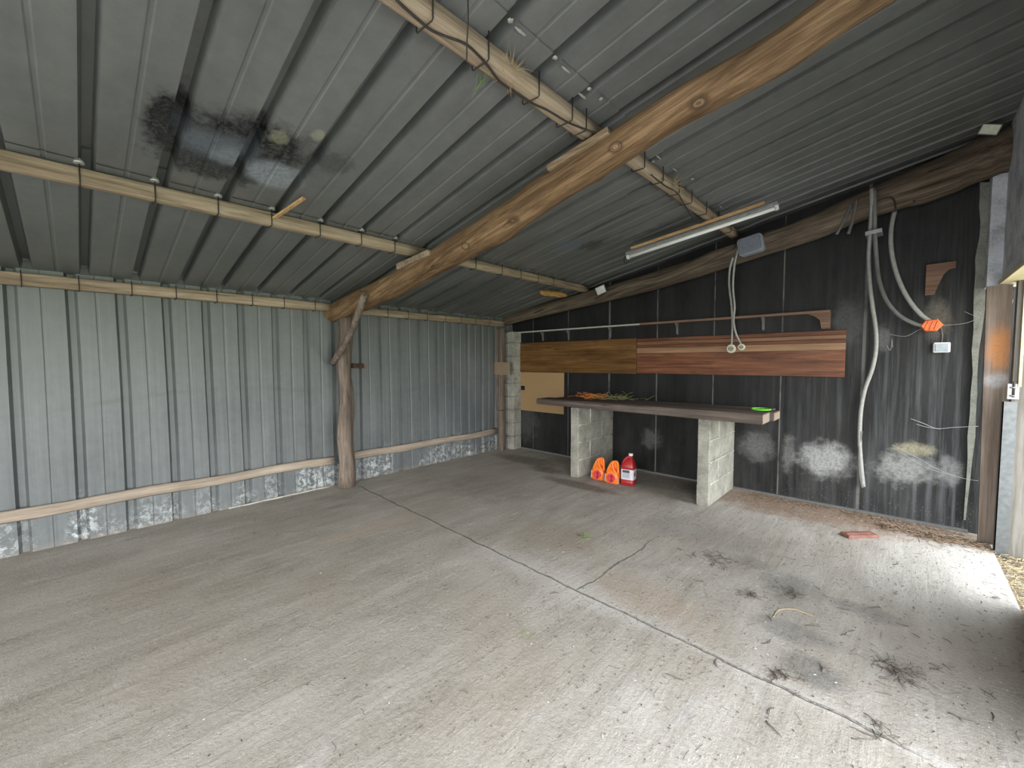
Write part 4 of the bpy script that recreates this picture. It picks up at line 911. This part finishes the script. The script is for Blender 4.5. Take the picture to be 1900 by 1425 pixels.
# ================================================================== litter on the floor
random.seed(17)
M_TWIG = plain('dark_twig', (.11, .088, .07), .85); M_LEAF = plain('dark_leaf_crumb', (.13, .108, .085), .9, 0, .5, 200); M_CHIP = plain('pale_chip', (.62, .61, .57), .8)
def dens():
    while True:
        x = random.uniform(.2, 4.86); y = random.uniform(-4.6, -.05)
        k = .05 + .95*max(0, min(1, (x-1.6)/2.2)) * (1 if y > -3.4 else .45)
        if 3.05 < x and y > -.7: k = 1
        if x > 3.1 and x < 3.2 and y > -.8: continue
        if 1.6 < x < 1.8 and y > -.8: continue
        if random.random() < k: return x, y
def flakes(n, s0, s1, m, name, lab):
    mb = MB()
    for i in range(n):
        x, y = dens(); a = random.uniform(0, 6.28); s_ = random.uniform(s0, s1); c = Vector((x, y, .002)); ca, sa = math.cos(a), math.sin(a); q = random.uniform(.25, .7)
        pts = [Vector((ca*s_*u-sa*s_*v*q, sa*s_*u+ca*s_*v*q, random.uniform(0, .25)*s_)) + c for u, v in ((-1, 0), (-.3, .8), (.7, .6), (1, 0), (.4, -.8), (-.5, -.7))]
        mb.prism(pts, (0, 0, .0016))
    return tag(mb.build(name, m, origin=(2.5, -2.3, 0)), lab, 'debris', kind='stuff')
flakes(2300, .0015, .0062, M_LEAF, 'leaf_crumbs', 'dark crumbs of dry leaves scattered over the concrete floor')
flakes(260, .002, .006, M_CHIP, 'pale_chips', 'small pale chips of stone and plaster scattered over the concrete floor')
# thin broken stalks
mb = MB()
for i in range(330):
    x, y = dens(); a = random.uniform(0, 6.28); l = random.uniform(.015, .055); p = Vector((x, y, .004)); q = [p]
    for k in range(3):
        a += random.gauss(0, .35); p = p+Vector((math.cos(a)*l/3, math.sin(a)*l/3, random.uniform(-.0005, .002))); q.append(p.copy())
    mb.tube(q, .0010, 4)
tag(mb.build('stalk_bits', M_TWIG, origin=(2.5, -2.3, 0)), 'thin broken stalks scattered over the concrete floor', 'debris', kind='stuff')
# bigger twigs, each one its own
proto = None
tw = [(1690, 640, 0)]
spots = [(1468, 1105), (1470, 1112), (1392, 1104), (1430, 1148), (1500, 1158), (1520, 1092), (1570, 1180), (1565, 1000+130), (1665, 1048), (1700, 1045), (1750, 1237), (1740, 1245), (1648, 1245), (1440, 1253), (1452, 1258), (1640, 1285), (1530, 1242), (1478, 1290), (1325, 1230), (1310, 1030), (1325, 1045), (1285, 1030), (1320, 1050), (1260, 1020), (1300, 1082), (1620, 1125), (1850, 1110), (1820, 1118), (1425, 1195), (1575, 1170), (1600, 1380), (1780, 1335), (1840, 1330), (1425, 1318), (1608, 1370), (865, 1282), (1030, 1100), (540, 1060), (780, 1353), (1255, 1265), (1425, 1352), (1900-60, 1290), (1675, 1160), (1660, 1102), (1700, 1130), (1085, 995), (1075, 995), (1730, 1235), (1660, 1250), (905, 1145), (540, 925), (470, 990), (1700, 1180), (1760, 1190)]
protos = []
for k in range(5):
    mb = MB(); a = 0; p = Vector((-.035, 0, .004)); q = [p]
    for i in range(5): a += random.gauss(0, .35); p = p+Vector((math.cos(a)*.016, math.sin(a)*.016, random.uniform(-.001, .002))); p.z = max(.003, p.z); q.append(p.copy())
    mb.tube(q, [.0028, .003, .0028, .0024, .002, .0012], 5)
    if k % 2: mb.tube([q[2], q[2]+Vector((.012, .014*(1 if k > 2 else -1), .002)), q[2]+Vector((.026, .02*(1 if k > 2 else -1), .001))], [.0018, .0016, .001], 4)
    protos.append(mb)
made = {}
for i, (px, py) in enumerate(spots):
    k = i % 5; c = onZ(px, py, 0)
    if k not in made: o = protos[k].build('twig', M_TWIG, origin=(0, 0, 0)); made[k] = o
    else: o = made[k].copy(); COL.objects.link(o)
    o.location = (c.x, c.y, 0); s_ = random.uniform(.35, .95); o.scale = (s_, s_, .7); o.rotation_euler = (0, 0, random.uniform(0, 6.28))
    tag(o, 'dark dry twig lying on the concrete floor', 'twig', 'twigs scattered over the concrete floor')
# clumps of dead stalks
def clump(px, py, n, L, lab, sp=.03):
    c = onZ(px, py, 0); return tangle((c.x, c.y, .001), n, L, M_TWIG, 'stalk_clump', lab, 'debris', sp, sp, .012, .0014)
clump(1665, 1248, 55, .07, 'large dark clump of dead stalks on the floor at the right', .045)
clump(1468, 1102, 22, .07, 'dark star-shaped clump of stalks on the floor right of the floor crack', .02)
clump(1392, 1106, 22, .06, 'dark clump of stalks on the grey damp spot, left of the star-shaped clump', .018)
clump(1450, 1255, 22, .05, 'small dark clump of stalks on the front damp patch', .022)
clump(1322, 1038, 26, .09, 'loose line of stalks on the floor in front of the right block pillar', .06)
clump(1640, 1345+20, 18, .05, 'reddish-brown stalks on the floor near the bottom right', .03)
tg = onZ(1083, 996, 0); tangle((tg.x, tg.y, .001), 16, .06, M_GRASS, 'grass_clump', 'small clump of dried green grass on the floor in front of the orange jugs', 'grass', .02, .02, .012, .0013)
# long curved stem
cable('bent_stem', [onZ(x, y, .004) for x, y in [(1435, 1145), (1445, 1132), (1470, 1130), (1490, 1136), (1508, 1143)]], .003, M_STRAW, 'thin curved straw-coloured stem lying on the floor', 'stem', 5)
# straw and leaf litter along the edge of the slab and the foot of the wall
def litter(n, fx, fy, L, m, name, lab, z=.0, r=.0014, lift=.015):
    mb = MB()
    for i in range(n):
        x, y = fx(), fy(); a = random.uniform(0, 6.28); l = L*random.uniform(.3, 1.1); p = Vector((x, y, z+r+abs(random.gauss(0, lift)))); q = [p]
        for k in range(3): a += random.gauss(0, .4); p = p+Vector((math.cos(a)*l/3, math.sin(a)*l/3, random.gauss(0, lift*.3))); p.z = max(z+r, p.z); q.append(p.copy())
        mb.tube(q, r, 4)
    return tag(mb.build(name, m), lab, 'straw', kind='stuff')
U = random.uniform; Gs = random.gauss
M_LITTER = plain('brown_leaf_litter', (.23, .165, .11), .95, 0, .4, 90)
litter(420, lambda: U(3.35, 4.78), lambda: -.04-abs(Gs(0, .09)), .05, M_LITTER, 'dry_litter', 'brown dry stalks and leaf litter along the foot of the black wall', .0, .0016, .004)
litter(520, lambda: U(4.3, 4.86), lambda: -.24-abs(Gs(0, .07)), .07, M_LITTER, 'dry_litter', 'thick brown litter on the floor in front of the upright brown door plank', .0, .002, .010)
litter(900, lambda: 4.89+abs(Gs(0, .16)), lambda: U(-1.3, -.28), .10, M_STRAW, 'dry_straw', 'dry yellow straw on the soil beyond the edge of the concrete slab', -.045, .0018, .022)
litter(350, lambda: 4.90+abs(Gs(0, .25)), lambda: U(-1.3, .1), .09, M_LITTER, 'dry_litter', 'brown stalks on the soil beyond the edge of the slab', -.045, .002, .015)
# grass and weeds outside the doorway
mb = MB()
for i in range(900):
    x, y = U(5.12, 6.4), U(-.9, 2.6); h = U(.12, .42); b = Vector((x, y, -.05)); lx, ly = Gs(0, .25), Gs(0, .25); s_ = Vector((U(-1, 1), U(-1, 1), 0)).normalized()*U(.003, .007)
    m1 = b+Vector((lx*h*.4, ly*h*.4, h*.6)); t1 = b+Vector((lx*h*1.3, ly*h*1.3, h)); mb.add([b-s_, b+s_, m1+s_*.8, m1-s_*.8, t1], [(0,1,2,3), (3,2,4)])
tag(mb.build('grass_patch', plain('bright_green_grass', (.22, .40, .08), .8), fix=False), 'bright green grass growing outside the doorway at the right edge', 'grass', kind='stuff')
# pale cement lip at the foot of the metal wall
mb = MB(); pts = [onX(x, y, .02) for x, y in [(450, 938), (500, 930), (560, 920), (612, 909)]]
mb.tube([Vector((.012, lerp(-3.75, -2.84, t/12), .006+.002*math.sin(t*2.1))) for t in range(13)], .009, 6, flat=1.2)
tag(mb.build('trim_3', M_MORTAR), kind='structure')
